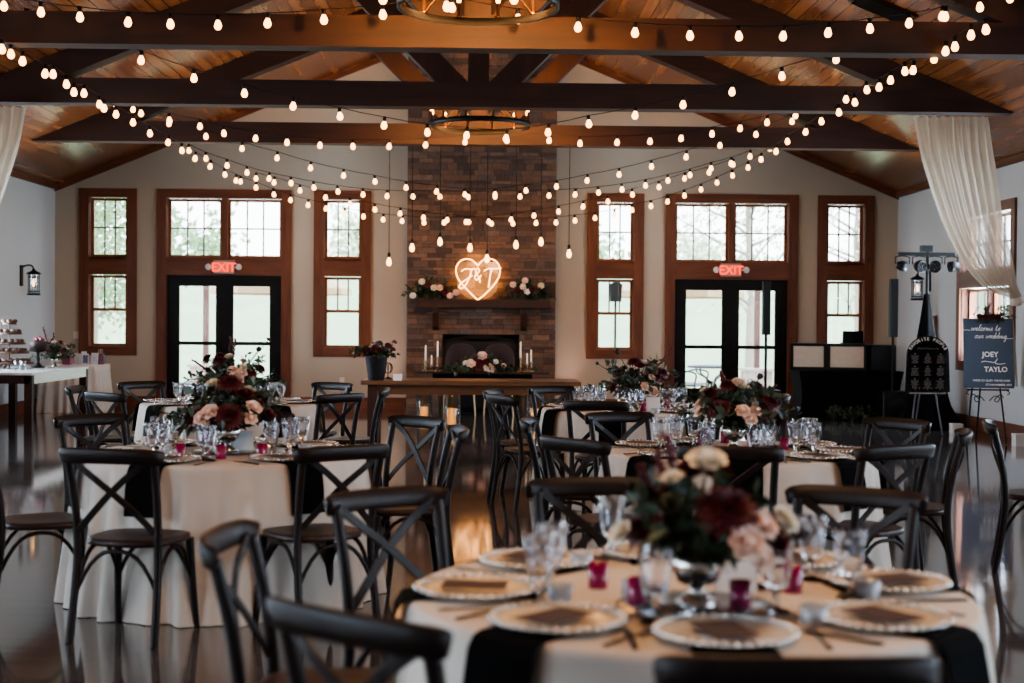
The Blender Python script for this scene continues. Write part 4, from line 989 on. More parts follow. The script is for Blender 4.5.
# ---------------------------------------------------------------- farm table before the fireplace
FW=wood('warm farm table wood',(.30,.20,.13),(.46,.32,.21),'x',.4,8)
a=P(361,384,d=16.8).x; b=P(581,384,d=16.8).x
t=thing('farm_table','long brown wooden farm table before the fireplace','table',((a+b)/2,17.2,0)); w=(b-a)/2
MB().box(-w,w,-.42,.42,.715,.765).build('table_top',FW,t); MB().box(-w+.1,w-.1,-.34,-.31,.60,.715).box(-w+.1,w-.1,.31,.34,.60,.715).box(-w+.1,-w+.13,-.31,.31,.60,.715).box(w-.13,w-.1,-.31,.31,.60,.715).build('apron',FW,t)
for sx in (-1,1):
    for sy in (-1,1):
        x0=sx*(w-.13); y0=sy*.31; MB().prism([(x0-.055,.715),(x0-.055,0),(x0+.055,0),(x0+.055,.715)],y0-.055,y0+.055).build('leg',M['beam_v'],t)
FTZ=.765
p=P(383,384,z=FTZ); bx,by=p.x,16.95
bx=P(376.5,384,d=17.0).x; t=thing('flower_bucket','dark tapered bucket of red flowers at the end of the farm table','bucket of flowers',(bx,by,FTZ)); t.scale=(.55,.55,.58)
MB().lathe([(0,.0),(.17,0),(.175,.01),(.245,.47),(.255,.485),(.235,.485),(.16,.02),(0,.02)],24).build('bucket',mat('charcoal metal bucket',(.12,.12,.125),.5,.3),t)
R=random.Random(5); f=MB(); st=MB()
for i in range(34):
    aa=R.uniform(0,6.28); rr=R.uniform(.12,.52); sprigs(f,st,R,(0.04*cos(aa),.04*sin(aa),.42),(rr*cos(aa)-.10*(R.random()<.3),rr*sin(aa)*.7,.48+R.uniform(0,.34)*(1-rr)),8,.12,.034,.08)
sprigs(f,st,R,(.1,0,.45),(.34,0,.74),9,.06,.02,.05)
f.build('foliage',M['leaf'],t); st.build('stems',M['stem'],t)
for i,(x,y,z,k,s) in enumerate([(-.14,-.12,.56,'rose_burgundy',.075),(-.02,-.16,.60,'dahlia',.085),(.10,-.14,.57,'rose_burgundy',.075),(.20,-.05,.63,'dahlia',.08),(.27,.0,.58,'rose_burgundy',.06),(.04,.05,.66,'dahlia',.08),(-.2,.02,.60,'dahlia',.06),(.30,-.02,.68,'rose_burgundy',.05),(-.07,-.14,.63,'rose_blush',.05)]): flower(t,k,(x*1.3,y*1.25,.5+(z-.5)*1.5),(x,y-.25,.4),s*1.3)
p=P(391,385,z=FTZ); o=MB().box(-.05,.05,-.04,.04,0,.075).build('white_card_box',CARDM,None,(p.x+.0,16.9,FTZ)); tag(o,'small white box beside the flower bucket on the farm table','box')
# round hanging hoop ornament seen past the bucket: wire egg on a stand
p=P(388,368,d=17.35); t=thing('wire_ornament','small round wire ornament on a stand behind the flower bucket','ornament',(p.x,17.35,FTZ))
m=MB(); z=p.z-FTZ
for k in range(4):
    aa=k*PI/4; m.tube([(.055*cos(aa)*cos(q*PI/8),.055*sin(aa)*cos(q*PI/8),z+.065*sin(q*PI/8)) for q in range(17)],.005,4)
m.build('wire_ball',M['iron'],t); MB().lathe([(.05,0),(.05,.01),(.008,.02),(.006,max(.03,z-.06))],10).build('stand',M['iron'],t)

# lanterns with candles on the floor
for px,py,hc,label in ((424,417,.13,'glass cylinder with a lit candle on the floor, the one farther left'),(451.5,425.5,.22,'glass cylinder with a tall lit candle on the floor, beside the shorter one'),(535,424.5,.20,'glass cylinder with a lit candle on the floor beside the right rear table')):
    p=P(px,py,z=0); 
    t=thing('hurricane_candle',label,'candle lantern',(p.x,p.y,0),0,'floor candles before the fireplace')
    MB().lathe([(.0,.004),(.12,.004),(.125,.02),(.125,.50),(.120,.50),(.120,.02),(0,.015)],20).build('glass_cylinder',M['hurricane'],t)
    MB().lathe([(0,.015),(.062,.015),(.062,.02+hc),(.05,.025+hc),(0,.01+hc)],16).build('candle',M['led'],t)
# sweetheart table
SY=21.4; SZ=.72
a=P(416,373,d=SY-.2).x; b=P(549,373,d=SY-.2).x; xc=(a+b)/2; w=(b-a)/2
t=thing('sweetheart_table','narrow dark couple table on thin gold legs before the fireplace','table',(xc,SY,0))
MB().box(-w,w,-.32,.32,SZ-.03,SZ).build('table_top',M['beam_h'],t); MB().box(-w+.25,w-.25,-.26,.26,SZ-.17,SZ-.03).build('apron',M['blackcloth'],t)
for sx in (-.62,.62):
    for sy in (-.24,.24):
        MB().tube([(sx-.06,sy,SZ-.03),(sx-.01,sy,.02),(sx+.01,sy,.02),(sx+.07,sy,SZ-.03)],.010,6).build('hairpin_leg',M['gold'],t)
CX=[(425.5,354,345),(431.5,356,355),(437.5,352,341),(520.5,354,341.5),(527,357,353),(531,353,349.5)]
names=['left','lowest','tallest']
CL=['taper candle in a gold candlestick, outermost of the trio on the dessert side','shortest taper in a gold candlestick on the dessert side of the couple table','tallest taper in a gold candlestick on the dessert side of the couple table','tallest taper in a gold candlestick on the sign side of the couple table','shortest taper in a gold candlestick on the sign side of the couple table','outermost taper in a gold candlestick on the sign side of the couple table']
for i,(px,pm,pt) in enumerate(CX):
    p=P(px,372,d=SY-.1); zt=P(px,pt,d=SY-.1).z-SZ; zm={0:.16,1:.10,2:.22,3:.21,4:.12,5:.15}[i]
    t=thing('candlestick',CL[i],'candlestick',(p.x,SY-.1,SZ),0,'gold candlesticks on the couple table')
    MB().lathe([(0,0),(.05,0),(.05,.01),(.02,.025),(.012,.05),(.022,.07),(.012,.09),(.012,zm*.6),(.022,zm*.66),(.012,zm*.74),(.012,zm-.03),(.026,zm-.015),(.024,zm),(0,zm)],12).build('holder',M['gold'],t)
    MB().lathe([(0,zm-.01),(.013,zm-.01),(.011,zt-.01),(.002,zt),(0,zt)],8).build('taper',M['wax'],t)
t=thing('table_garland','low garland of roses and greenery on the couple table','flower arrangement',(P(482,372,d=SY-.2).x,SY-.2,SZ))
R=random.Random(77); f=MB(); f2=MB(); st=MB()
for i in range(95):
    x=R.uniform(-.46,.46); h=.30*(1-abs(x)/.55)
    sprigs(f if R.random()<.6 else f2,st,R,(x*.7,R.uniform(-.05,.1),.03),(x+R.uniform(-.15,.15),R.uniform(-.24,.15),R.uniform(-.0,h)),8,.085,.026,.04)
for s in (-1,1):
    for i in range(10): x=.35+.05*i; sprigs(f,st,R,(s*(x-.06),-.05,.03),(s*(x+.1),-.1+R.uniform(-.08,.08),.02+R.random()*.05),6,.05,.013,.02)
f.build('foliage',M['leaf'],t); f2.build('foliage',M['leaf2'],t); st.build('stems',M['stem'],t)
for x,z,k,s in ((0,.23,'rose_blush',.085),(-.155,.12,'rose_blush',.085),(.09,.06,'rose_cream',.085),(.15,.04,'rose_blush',.07),(-.05,.09,'dahlia',.09),(.05,.15,'rose_burgundy',.07),(-.24,.13,'rose_white',.05),(.2,.15,'rose_white',.05),(.32,.09,'rose_blush',.05),(-.09,.19,'dahlia',.06)): flower(t,k,(x,-.16,z),(x,-1,z+.4),s)
# upholstered chairs behind the couple table
VEL=mat('dark plum velvet',(.15,.065,.07),.8,sheen=.3)
for px,label in ((461,'dark plum round-backed chair behind the couple table on the dessert side'),(499,'dark plum round-backed chair behind the couple table on the sign side')):
    p=P(px,350,d=22.2); t=thing('velvet_chair',label,'chair',(p.x,22.25,0),0,'plum chairs of the couple')
    m=MB(); m.rings([[( .27*cos(2*PI*k/20)*sc,.25*sin(2*PI*k/20)*sc,z) for k in range(20)] for sc,z in ((.94,.40),(1,.43),(1,.47),(.9,.50),(.02,.505))],True,True); m.build('seat',VEL,t)
    g=[]
    for dy in (.0,.05):
        row=[]
        for j in range(9):
            r_=[]
            for i in range(17):
                u=-1+2*i/16; v=j/8; hgt=.45+v*(.66*(1-abs(u)**3.0*.35*v)); r_.append((.25*sin(u*1.35)/sin(1.35)*(1-.0*v),.25-.17*abs(u)**2+dy+.05*v,hgt))
            row.append(r_)
        g.append(row)
    m=MB(); m.patch(g[0]); m.patch(g[1])
    edge=[[r[0] for r in g[0]]+g[0][-1][1:-1]+[r[-1] for r in reversed(g[0])],[r[0] for r in g[1]]+g[1][-1][1:-1]+[r[-1] for r in reversed(g[1])]]
    m.patch(edge); m.build('backrest',VEL,t)
    for sx in (-.2,.2):
        for sy in (-.17,.17): MB().tube([(sx,sy,.41),(sx*1.15,sy*1.15,0)],[.016,.010],6).build('leg',M['gold'],t)
# mantel garlands
for x0,x1,fl,label in ((408,453,[(422,282,'rose_cream'),(434,288,'rose_cream'),(440,288,'rose_blush'),(413,296,'rose_white'),(450,296,'rose_blush'),(456,293,'rose_blush'),(428,284,'dahlia'),(445,292,'dahlia')],'garland of roses and greenery on the dessert side of the mantel'),(505,551,[(513,285,'rose_blush'),(523,287,'rose_cream'),(541,286,'rose_cream'),(527,292,'rose_white'),(525,281,'rose_blush'),(534,289,'dahlia'),(518,291,'dahlia')],'garland of roses and greenery on the sign side of the mantel')):
    a=P(x0,300,d=YC-.15).x; b=P(x1,300,d=YC-.15).x; t=thing('mantel_garland',label,'flower garland',((a+b)/2,YC-.14,1.82),0,'mantel garlands'); w=(b-a)/2
    R=random.Random(x0); f=MB(); f2=MB(); st=MB()
    for i in range(56):
        x=R.uniform(-w*.8,w*.8); sprigs(f if R.random()<.7 else f2,st,R,(x,R.uniform(-.05,.05),.02),(x+R.uniform(-.2,.2),R.uniform(-.22,.08),R.uniform(.0,.40*(1-abs(x)/w*.5))),8,.075,.02,.05)
    f.build('foliage',M['leaf'],t); f2.build('foliage',M['leaf2'],t); st.build('stems',M['stem'],t)
    for px,py,k in fl:
        q=P(px,py,d=YC-.3); flower(t,k,(q.x-(a+b)/2,-.17,max(.05,q.z-1.82)),(0,-1,.3),.062 if k!='dahlia' else .07)

# ---------------------------------------------------------------- dessert side
GLARE=wood('wood paled with glare',(.72,.72,.70),(.86,.86,.85),'y',.25,7,knots=False)  # window glare put into the colour of the top and long side
x0=P(30,378,d=18.6).x; x1=XL+.12; ya,yb=18.45,21.1; AP=0; t=thing('dessert_table','dark wooden dessert table with glare painted pale on its long side along the wall','table',(0,0,0))
xr=P(33,378,d=18.5).x
MB().box(x1,xr,ya,yb,.73,.76).build('table_top',GLARE,t)
MB().box(x1+.03,xr-.03,ya+.02,ya+.045,.62,.73).build('apron',M['beam_h'],t); MB().box(x1+.03,xr-.03,yb-.045,yb-.02,.62,.73).build('apron',M['beam_h'],t)
MB().box(xr-.03,xr-.006,ya+.045,yb-.045,.615,.73).build('side_board',GLARE,t)
for xx in (x1+.07,xr-.055):
    for yy in (ya+.07,yb-.07): MB().box(xx-.05,xx+.05,yy-.05,yy+.05,0,.73).build('leg',M['beam_v'],t)
DZ=.76
t2=thing('cloth_table','table under an ivory cloth in the corner by the narrow window','table',(0,0,0))
xa=XL+.25; xb=P(106,400,d=22.5).x-.08; y0,y1=22.15,23.0
m=MB(); n=160; R_=[]
def rrect(k,ex):
    u=4*k/n; w=(xb-xa)/2+ex; h=(y1-y0)/2+ex; s=u%1
    pts=[(-w+2*w*s,-h),(w,-h+2*h*s),(w-2*w*s,h),(-w,h-2*h*s)]
    return pts[int(u)%4]
for i in range(10):
    tt=i/9
    row=[]
    for k in range(n):
        x,y=rrect(k,.01+.05*tt); f=.03*tt**.7*sin(2*PI*k*26/n+1.5*sin(k*.3)); l=math.hypot(x,y); row.append(((xa+xb)/2+x*(1+f/l),(y0+y1)/2+y*(1+f/l),.74-tt*.735))
    R_.append(row)
m.rings([[((xa+xb)/2+x*.02,(y0+y1)/2+y*.02,.743) for x,y in (rrect(k,0) for k in range(n))]]+R_,True,False)
m.build('tablecloth',M['cloth'],t2)
MB().box(xa+.02,xb-.02,y0+.02,y1-.02,.70,.735).build('table_top',M['beam_h'],t2)
# tiered stand
p=P(7,366,d=19.9); t=thing('dessert_stand','five-tier stand of dark wood slices with brown treats','dessert stand',(p.x,20.0,DZ))
wd=wood('dark bark slice',(.22,.13,.09),(.36,.24,.16),'x',.6,14)
tre=mat('brown glazed treat',(.30,.18,.12),.6,var=.4,scale=50)
ztop=P(7,318,d=20).z-DZ
MB().tube([(0,0,.0),(0,0,ztop-.03)],.008,8).build('pole',M['cutlery'],t)
legs=MB()
for k in range(3):
    aa=PI/6+k*2*PI/3; legs.tube([(0,0,.14),(.22*cos(aa),.22*sin(aa),0.005)],.008,5); legs.tube([(.12*cos(aa+.5),.12*sin(aa+.5),.14),(.22*cos(aa),.22*sin(aa),.005)],.006,5)
legs.build('wire_feet',M['cutlery'],t)
for py,hw in ((361,.31),(350.5,.255),(341.5,.205),(331.5,.16),(321.5,.09)):
    z=P(7,py+3,d=20).z-DZ
    tr=MB().lathe([(0,z),(hw,z),(hw*1.02,z+.015),(hw,z+.032),(0,z+.032)],24,mod=lambda k,z:1+.03*sin(k*1.7)).build('tier',wd,t)
    m=MB(); nn=max(4,int(2*PI*hw*.85/.095))
    for k in range(nn): aa=2*PI*k/nn; m.sphere((hw*.8*cos(aa),hw*.8*sin(aa),z+.05),.043,7,4,(1,1,.7))
    m.build('treats',tre,tr)
# cake on a black pedestal
p=P(38,371,d=20.5); t=thing('cake_stand','small dark chocolate cake on a black pedestal stand','cake',(p.x,20.5,DZ))
MB().lathe([(0,0),(.10,0),(.10,.012),(.05,.03),(.02,.08),(.03,.12),(.018,.16),(.022,.22),(.13,.235),(.135,.25),(0,.25)],20).build('pedestal',M['black'],t)
MB().lathe([(0,.25),(.115,.25),(.117,.36),(.11,.375),(0,.375)],20).build('cake',mat('dark chocolate cake',(.16,.10,.085),.6),t)
m=MB(); R=random.Random(2)
for i in range(26): aa=R.uniform(0,6.28); r=R.uniform(0,.08); m.sphere((r*cos(aa),r*sin(aa),.39+R.random()*.06*(1-r/.08)),.025,6,4)
m.build('berries',mat('pink and dark berries',(.50,.25,.28),.5,var=.6,scale=30),t)
p=P(55,366,d=20.9); t=thing('dessert_flowers','bushy dark flower arrangement in a silver cup on the dessert table','flower arrangement',(p.x,20.9,DZ))
R=random.Random(33); centerpiece(t,33,flowers=generic_flowers(R,.27,.26,.16,14),width=.34,height=.30,nspr=36); spikes(t,R,[(-.16,-.05,.58),(-.02,0,.5)],.13)
# tumblers at the stand's foot
for i,px in enumerate((18.5,21.5)):
    p=P(px,371,d=19.35+.0*i); o=thing('glass_tumbler','clear ribbed tumbler before the dessert stand, the %s one'%('first' if i==0 else 'second'),'glass',(p.x,19.3+.12*i,DZ),0,'tumblers on the dessert table'); MB().lathe([(0,0),(.03,0),(.042,.13),(.039,.13),(.027,.01),(0,.01)],16).build('cup',M['clearcup'],o)
# framed cards and bags on the cloth table
CZ=.746
cols=[((70,364,8,.13),(.55,.30,.42),'mauve gift bag at the front edge of the cloth table'),((78,364,6,.17),(.88,.87,.88),'white photo card standing on the cloth table'),((83,362,5,.20),(.84,.82,.85),'tall pale card standing on the cloth table'),((88,363,6,.17),(.38,.36,.48),'slate blue photo card standing on the cloth table'),((95,362,7,.18),(.86,.84,.85),'white picture frame on the cloth table'),((100,363,6,.17),(.45,.30,.38),'plum gift bag at the far end of the cloth table')]
for i,((px,py,wp_,h),c,lab) in enumerate(cols):
    p=P(px,py,d=22.5); w=wp_/2/61; yy=22.35+.09*(i%3)
    nm='gift_bag' if 'bag' in lab else 'photo_card'
    t=thing(nm,lab,'gift bag' if 'bag' in lab else 'photo card',(p.x,yy,CZ),rad(-12+8*(i%4)))
    if nm=='gift_bag':
        MB().add([(-w,-.04,0),(w,-.04,0),(w,.04,0),(-w,.04,0),(-w*1.05,-.035,h),(w*1.05,-.035,h),(w*1.05,.035,h),(-w*1.05,.035,h)],[(3,2,1,0),(0,1,5,4),(1,2,6,5),(2,3,7,6),(3,0,4,7)],False).build('bag',mat('paper bag %d'%i,c,.6,var=.5,scale=18),t)
        for s in (-1,1): MB().tube(crom([(-w*.4,.035*s,h),(-w*.35,.035*s,h+.06),(w*.35,.035*s,h+.06),(w*.4,.035*s,h)],3),.004,4).build('handle',M['cloth'],t)
    else:
        MB().add([(-w,0,0),(w,0,0),(w,.03,h),(-w,.03,h),(-w,.012,0),(w,.012,0),(w,.042,h),(-w,.042,h)],[(0,1,2,3),(7,6,5,4),(0,4,5,1),(3,2,6,7),(0,3,7,4),(1,5,6,2)],False).build('frame',mat('card frame %d'%i,(.86,.85,.84),.5),t)
        MB().add([(-w*.8,-.001+.003,h*.12),(w*.8,-.001+.003,h*.12),(w*.8,.025,h*.88),(-w*.8,.025,h*.88)],[(0,1,2,3)],False).build('picture',mat('picture print %d'%i,tuple(x*.9 for x in c),.5,var=.7,scale=25),t)
        MB().box(-.01,.01,.04,.09,0,.004).build('easel_back',CARDM,t)

# ---------------------------------------------------------------- music corner
DY=22.3
a=P(794,395,d=DY).x; b=P(897,395,d=DY).x
t=thing('music_table','long folding table under a black stretch cloth in the corner by the doors','table',((a+b)/2,DY,0)); w=(b-a)/2
prof=[]
for i in range(9):
    v=i/8; z=.005+.735*v; e=-.035*sin(PI*v); row=[]
    for sx,sy in ((-1,-1),(0,-1),(1,-1),(1,1),(0,1),(-1,1)): row.append((sx*(w+e*1.5),sy*(.36+(e if sx else e*1.8)),z))
    prof.append(row)
prof.append([(x*.01,y*.01,.742) for x,y,z in prof[-1]])
m=MB(); m.rings(prof,True,False,False); m.build('stretch_cloth',M['blackcloth'],t)
MB().box(-w+.03,w-.03,-.33,.33,.70,.735).build('table_top',M['iron'],t)
# facade box with two cream panels
p0=P(792,372,d=DY-.1); p1=P(892,344,d=DY-.1); z0=.745; z1=p1.z
xm=P(867,360,d=DY-.1).x
t=thing('dj_facade','black equipment case with two cream front panels on the music table','equipment case',(p0.x,DY+.05,z0),rad(-15)); h=z1-z0; w=(xm-p0.x)*1.0
MB().box(0,w,0,.03,0,.05).box(0,w,0,.03,h-.045,h).box(0,.05,0,.03,.05,h-.045).box(w-.05,w,0,.03,.05,h-.045).box(w*.49-.06,w*.49+.04,0,.03,.05,h-.045).box(0,.03,.03,.26,0,h).box(w-.03,w,.03,.26,0,h).box(.03,w-.03,.03,.26,h-.03,h).box(.03,w-.03,.23,.26,0,h-.03).build('case_frame',M['black'],t)
cp=mat('cream speaker cloth',(.72,.65,.57),.8,emit=None)
for x0,x1 in ((.05,w*.49-.06),(w*.49+.04,w-.05)): MB().box(x0,x1,.012,.022,.05,h-.045).build('front_panel',cp,t)
x2=P(893,360,d=DY-.1).x
t=thing('equipment_box','plain black equipment box beside the cream-panelled case','equipment case',(xm+.012,DY-.28,z0)); ww=x2-xm-.02
q=MB(); q.bar([(0,.25,h*.48),(ww,.25,h*.48)],.5,h*.96,(0,0,1),.012); q.build('case',M['black'],t); MB().box(.03,ww-.03,-.006,.0,.06,h-.06).build('front_grille',M['iron'],t)
p=P(852,343,d=DY); t=thing('laptop','open dark laptop on top of the equipment case','laptop',(p.x,DY-.02,z0+h))
MB().box(-.17,.17,-.12,.10,0,.018).build('base',M['black'],t); q=MB().add([(-.19,-.13,.018),(.15,-.10,.018),(.13,-.16,.20),(-.20,-.19,.20),(-.19,-.12,.018),(.15,-.09,.018),(.13,-.15,.20),(-.20,-.18,.20)],[(0,1,2,3),(7,6,5,4),(0,4,5,1),(3,2,6,7),(0,3,7,4),(1,5,6,2)],False); q.build('screen_lid',M['black'],t)
# column speakers
def column(px,ptop,pbot,d,label,sub=True):
    p=P(px,pbot,d=d); zt=P(px,ptop,d=d).z; zb=p.z; t=thing('column_speaker',label,'speaker',(p.x,d,0),0,'slim column speakers')
    m=MB(); m.bar([(0,0,zb),(0,0,zt)],.115,.13,(0,1,0),.012); m.build('speaker_column',M['black'],t)
    MB().box(-.045,.045,-.071,-.066,zb+.05,zt-.04).build('grille',M['iron'],t)
    MB().tube([(0,0,.46),(0,0,zb)],.022,8).build('pole',M['iron'],t)
    q=MB(); q.bar([(0,0,.03),(0,0,.46)],.40,.44,(0,1,0),.02); q.build('bass_cabinet',M['black'],t)
    MB().lathe([(0,0),(.13,0),(.14,.01),(.13,.014),(0,.014)],20,(0,0,0),Matrix.Translation((0,-.222,.24))@Matrix.Rotation(PI/2,4,'X')).build('cone_grille',M['iron'],t)
    for sx in (-.15,.15):
        for sy in (-.15,.15): MB().lathe([(.02,0),(.02,.03)],8,(sx,sy,0)).build('rubber_foot',M['iron'],t)
column(893,279,337,21.5,'slim black column speaker standing before the wall corner, next to the black signboard')
column(766,281,335,21.6,'slim black column speaker standing before the glass doors')
# light stand
LX=P(927,300,d=20.2).x; LY=20.2
t=thing('light_stand','black T-bar stand of stage lights under a black scrim cloth','light stand',(LX,LY,0))
zt=P(927,256,d=LY).z
MB().tube([(0,0,0),(0,0,zt+.06)],.024,8).build('pole',M['iron'],t)
m=MB(); m.box(-.42,.38,-.03,.03,zt,zt+.05)
m.build('cross_bar',M['iron'],t); MB().box(-.10,.06,-.05,.05,zt+.06,zt+.15).build('control_box',M['black'],t)
for i,(x,yaw,sc) in enumerate(((-.37,95,.075),(-.12,22,.088),(.10,-22,.088),(.34,-92,.075))):
    Mx=Matrix.Translation((x,-.05,zt-.15))@Matrix.Rotation(rad(yaw),4,'Z')@Matrix.Rotation(rad(100),4,'X')
    q=MB(); q.lathe([(0,-.09),(sc*.6,-.09),(sc,-.02),(sc,.05),(sc*.85,.05),(sc*.82,.03),(0,.03)],16,(0,0,0),Mx); l=q.build('stage_lamp',M['black'],t)
    q=MB(); 
    for k in range(7):
        aa=k*PI/3; rr=0 if k==6 else sc*.5; q.sphere(Mx@Vector((rr*cos(aa),rr*sin(aa),.035)),sc*.2,6,4)
    q.build('lens_cluster',M['cutlery'],l)
    MB().tube([(x-.1,-.03,zt-.12),(x-.1,-.03,zt-.02),(x,0,zt),(x+.1,-.03,zt-.02),(x+.1,-.03,zt-.12)],.009,5).build('yoke',M['iron'],l)
R=[]; zc=P(927,294,d=LY).z
for i in range(14):
    v=i/13; z=zc*(1-v)+.02*v; row=[]
    for k in range(36):
        aa=2*PI*k/36; r=.045+.30*v**1.15+.08*max(0,v-.85)/.15+.03*v*sin(aa*7+v*2)
        row.append((r*cos(aa)+.10*v**4*(cos(aa)>0),r*sin(aa)*.8,z))
    R.append(row)
m=MB(); m.rings(R,True,False); m.build('scrim_cloth',M['blackcloth'],t)
# board leaning on the right wall
p=P(939,334,d=21.4); o=MB().box(-.02,.02,-.05,.05,0,p.z+.28).build('wooden_board',M['trim_v'],None,(XR-.05,21.55,0)); tag(o,'narrow brown board standing against the wall behind the light stand','board')
# seating chart
def easel(name,label,x,y,h,mats,spread,rz,scroll):
    t=thing(name,label,'easel',(x,y,0),rz)
    for s in (-1,1):
        MB().tube(crom([(s*.05,.05,h),(s*spread*.7,.0,h*.45),(s*spread,-.06,0.012)],4),.011,6).build('leg',mats,t)
    MB().tube([(0,.07,h*.97),(0,.48,.012)],.011,6).build('rear_leg',mats,t)
    return t
SX,SY2=P(926,390,d=18.7).x,18.65
pz0=P(926,392,d=SY2).z; pz1=P(926,336,d=SY2).z
e=easel('sign_easel','grey metal easel under the black arched signboard',SX,SY2+.06,1.05,mat('grey easel metal',(.42,.42,.44),.45,.5),.21,0,False)
MB().box(-.24,.24,-.09,-.04,pz0-.025,pz0-.005).build('ledge',M['silver'],e)
W2=.28; t=thing('seating_sign','black arched seating signboard with white lettering on an easel','sign',(SX,SY2,pz0)); H=pz1-pz0
poly=[(-W2-.02,0),(W2+.02,0)]+[(W2*cos(PI*i/20),H-W2*.85+W2*.85*sin(PI*i/20)) for i in range(21)]
MB().prism(poly,-.012,.0).build('arched_board',mat('black acrylic',(.045,.045,.05),.25),t)
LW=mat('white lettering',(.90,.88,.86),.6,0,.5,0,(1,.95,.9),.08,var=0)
LG=mat('grey lettering',(.55,.54,.54),.6,var=0)
m=MB(); ttl='FAVORITE PEOPLE'; r=W2*.84
for i,ch in enumerate(ttl):
    aa=rad(155-130*i/(len(ttl)-1)); cx_,cz_=r*cos(aa),(H-W2*.85)+r*.85*sin(aa)-.0
    rot=aa-PI/2
    if ch!=' ': text_into(m,ch,.058,lambda x,y,z:(cx_+x*cos(rot)-y*sin(rot),-.0135-z*.3,cz_-.02+x*sin(rot)+y*cos(rot)),bold=.0012)
m.build('title_letters',LW,t)
m=MB(); text_into(m,'please find your seat',.034,lambda x,y,z:(x,-.0135-z*.3,H-W2*.62+y),shear=.35); m.build('subtitle_letters',LG,t)
R=random.Random(6); m=MB()
for rr in range(3):
    for cc in range(3):
        x=-.17+.17*cc; zt_=H-.245-.165*rr
        m.box(x-.012,x+.012,-.0135,-.012,zt_,zt_+.016)
        for q in range(8):
            hw=R.uniform(.028,.055); z=zt_-.012-.0135*q; 
            xx=x-hw
            while xx<x+hw: 
                l=R.uniform(.008,.022); m.box(xx,min(x+hw,xx+l),-.0135,-.012,z-.0075,z); xx+=l+.005
m.build('guest_lists',LG,t)
# small sprig on the sign foot
m=MB(); 
for i in range(7): m.tube([( -.17+.055*i,-.0135,.03+.012*(i%3)),(-.155+.055*i,-.0135,.055+.01*(i%2))],.004,4)
m.build('foot_ornament',LG,t)
# welcome sign
WY=17.35; c0=P(966,318,d=WY); c1=P(1011,319,d=WY); b0=P(970,388,d=WY); b1=P(1016,387.5,d=WY)
wx=(b0.x+b1.x)/2-.05; wz0=b0.z; wz1=c0.z; W3=.30; H3=wz1-wz0
e=easel('welcome_easel','black scrolled iron easel under the slate welcome sign',wx,WY+.10,1.55,M['iron'],.24,rad(-6),True)
MB().box(-.25,.25,-.12,-.05,wz0-.03,wz0-.012).build('ledge',M['iron'],e)
m=MB()
for s in (-1,1):
    m.tube(crom([(s*.03,-.05,wz0-.16),(s*.09,-.05,wz0-.10),(s*.15,-.05,wz0-.12),(s*.13,-.05,wz0-.17),(s*.09,-.05,wz0-.15),(s*.16,-.05,wz0-.08),(s*.2,-.05,wz0-.12)],4),.006,5)
    m.tube(crom([(s*.22,-.09,wz0-.02),(s*.26,-.10,wz0-.06),(s*.23,-.1,wz0-.08)],4),.006,5)
m.build('scroll_work',M['iron'],e)
t=thing('welcome_sign','slate blue welcome sign with white names on an iron easel','sign',(wx,WY,wz0),rad(-6)); 
TI=Matrix.Rotation(rad(-7),4,'X')
def tl(x,y,z): return TI@Vector((x,y,z))
m=MB(); m.box(-W3,W3,-.008,.008,0,H3,TI); m.build('board',mat('slate blue board',(.22,.27,.34),.5,var=.05),t)
def wtext(m,s,size,x,z,**k): text_into(m,s,size,lambda a,b_,c:tl(x+a,-.0095-c*.3,z+b_),**k)
m=MB(); wtext(m,'JOEY',.088,.02,H3*.45,bold=.002); m.build('name_letters',LW,t); m=MB(); wtext(m,'TAYLO',.088,.085,H3*.235,bold=.002); m.build('name_letters',LW,t)
def script(m,s,x,z,sc,f):
    """single-stroke handwriting"""
    G={'w':([(0,.5),(.1,0),(.3,.45),(.42,0),(.62,.5),(.7,.35)],.72),'e':([(0,.15),(.3,.35),(.22,.5),(.08,.35),(.12,.02),(.4,.12)],.42),'l':([(0,.1),(.3,.9),(.2,1.1),(.12,.8),(.12,.1),(.34,.08)],.34),'c':([(.34,.42),(.15,.5),(.04,.2),(.14,0),(.42,.12)],.42),'o':([(.25,.5),(.05,.3),(.12,0),(.32,.15),(.25,.5),(.5,.4)],.5),'m':([(0,.1),(.08,.5),(.1,0),(.25,.48),(.32,0),(.5,.48),(.56,.02),(.74,.12)],.74),'t':([(0,.1),(.22,1.0),(.14,.1),(.3,.03),(.42,.15)],.42),'u':([(0,.5),(.05,.05),(.25,.1),(.34,.5),(.34,.05),(.5,.12)],.5),'r':([(0,.1),(.12,.5),(.2,.42),(.34,.46),(.28,.05),(.46,.12)],.46),'d':([(.3,.45),(.08,.4),(.05,.05),(.28,.1),(.42,1.1),(.36,.05),(.52,.12)],.52),'i':([(0,.1),(.12,.5),(.12,.03),(.28,.12)],.28),'n':([(0,.1),(.08,.5),(.1,0),(.28,.48),(.34,.02),(.5,.12)],.5),'g':([(.3,.45),(.08,.4),(.06,.05),(.3,.15),(.32,.45),(.28,-.5),(.06,-.45),(.5,.12)],.5),' ':([],.35)}
    pts=[]
    for ch in s:
        g,w=G[ch]
        if ch==' ':
            if len(pts)>1: m.tube([f(*q) for q in crom([(a,0,b_) for a,b_ in pts],3)],.0026,4)
            pts=[]
        for a,b_ in g: pts.append((x+(a+.2*b_)*sc,z+b_*sc))
        x+=w*sc
    if len(pts)>1: m.tube([f(*q) for q in crom([(a,0,b_) for a,b_ in pts],3)],.0026,4)
ff=lambda x,y,z: tl(x,-.010,z)
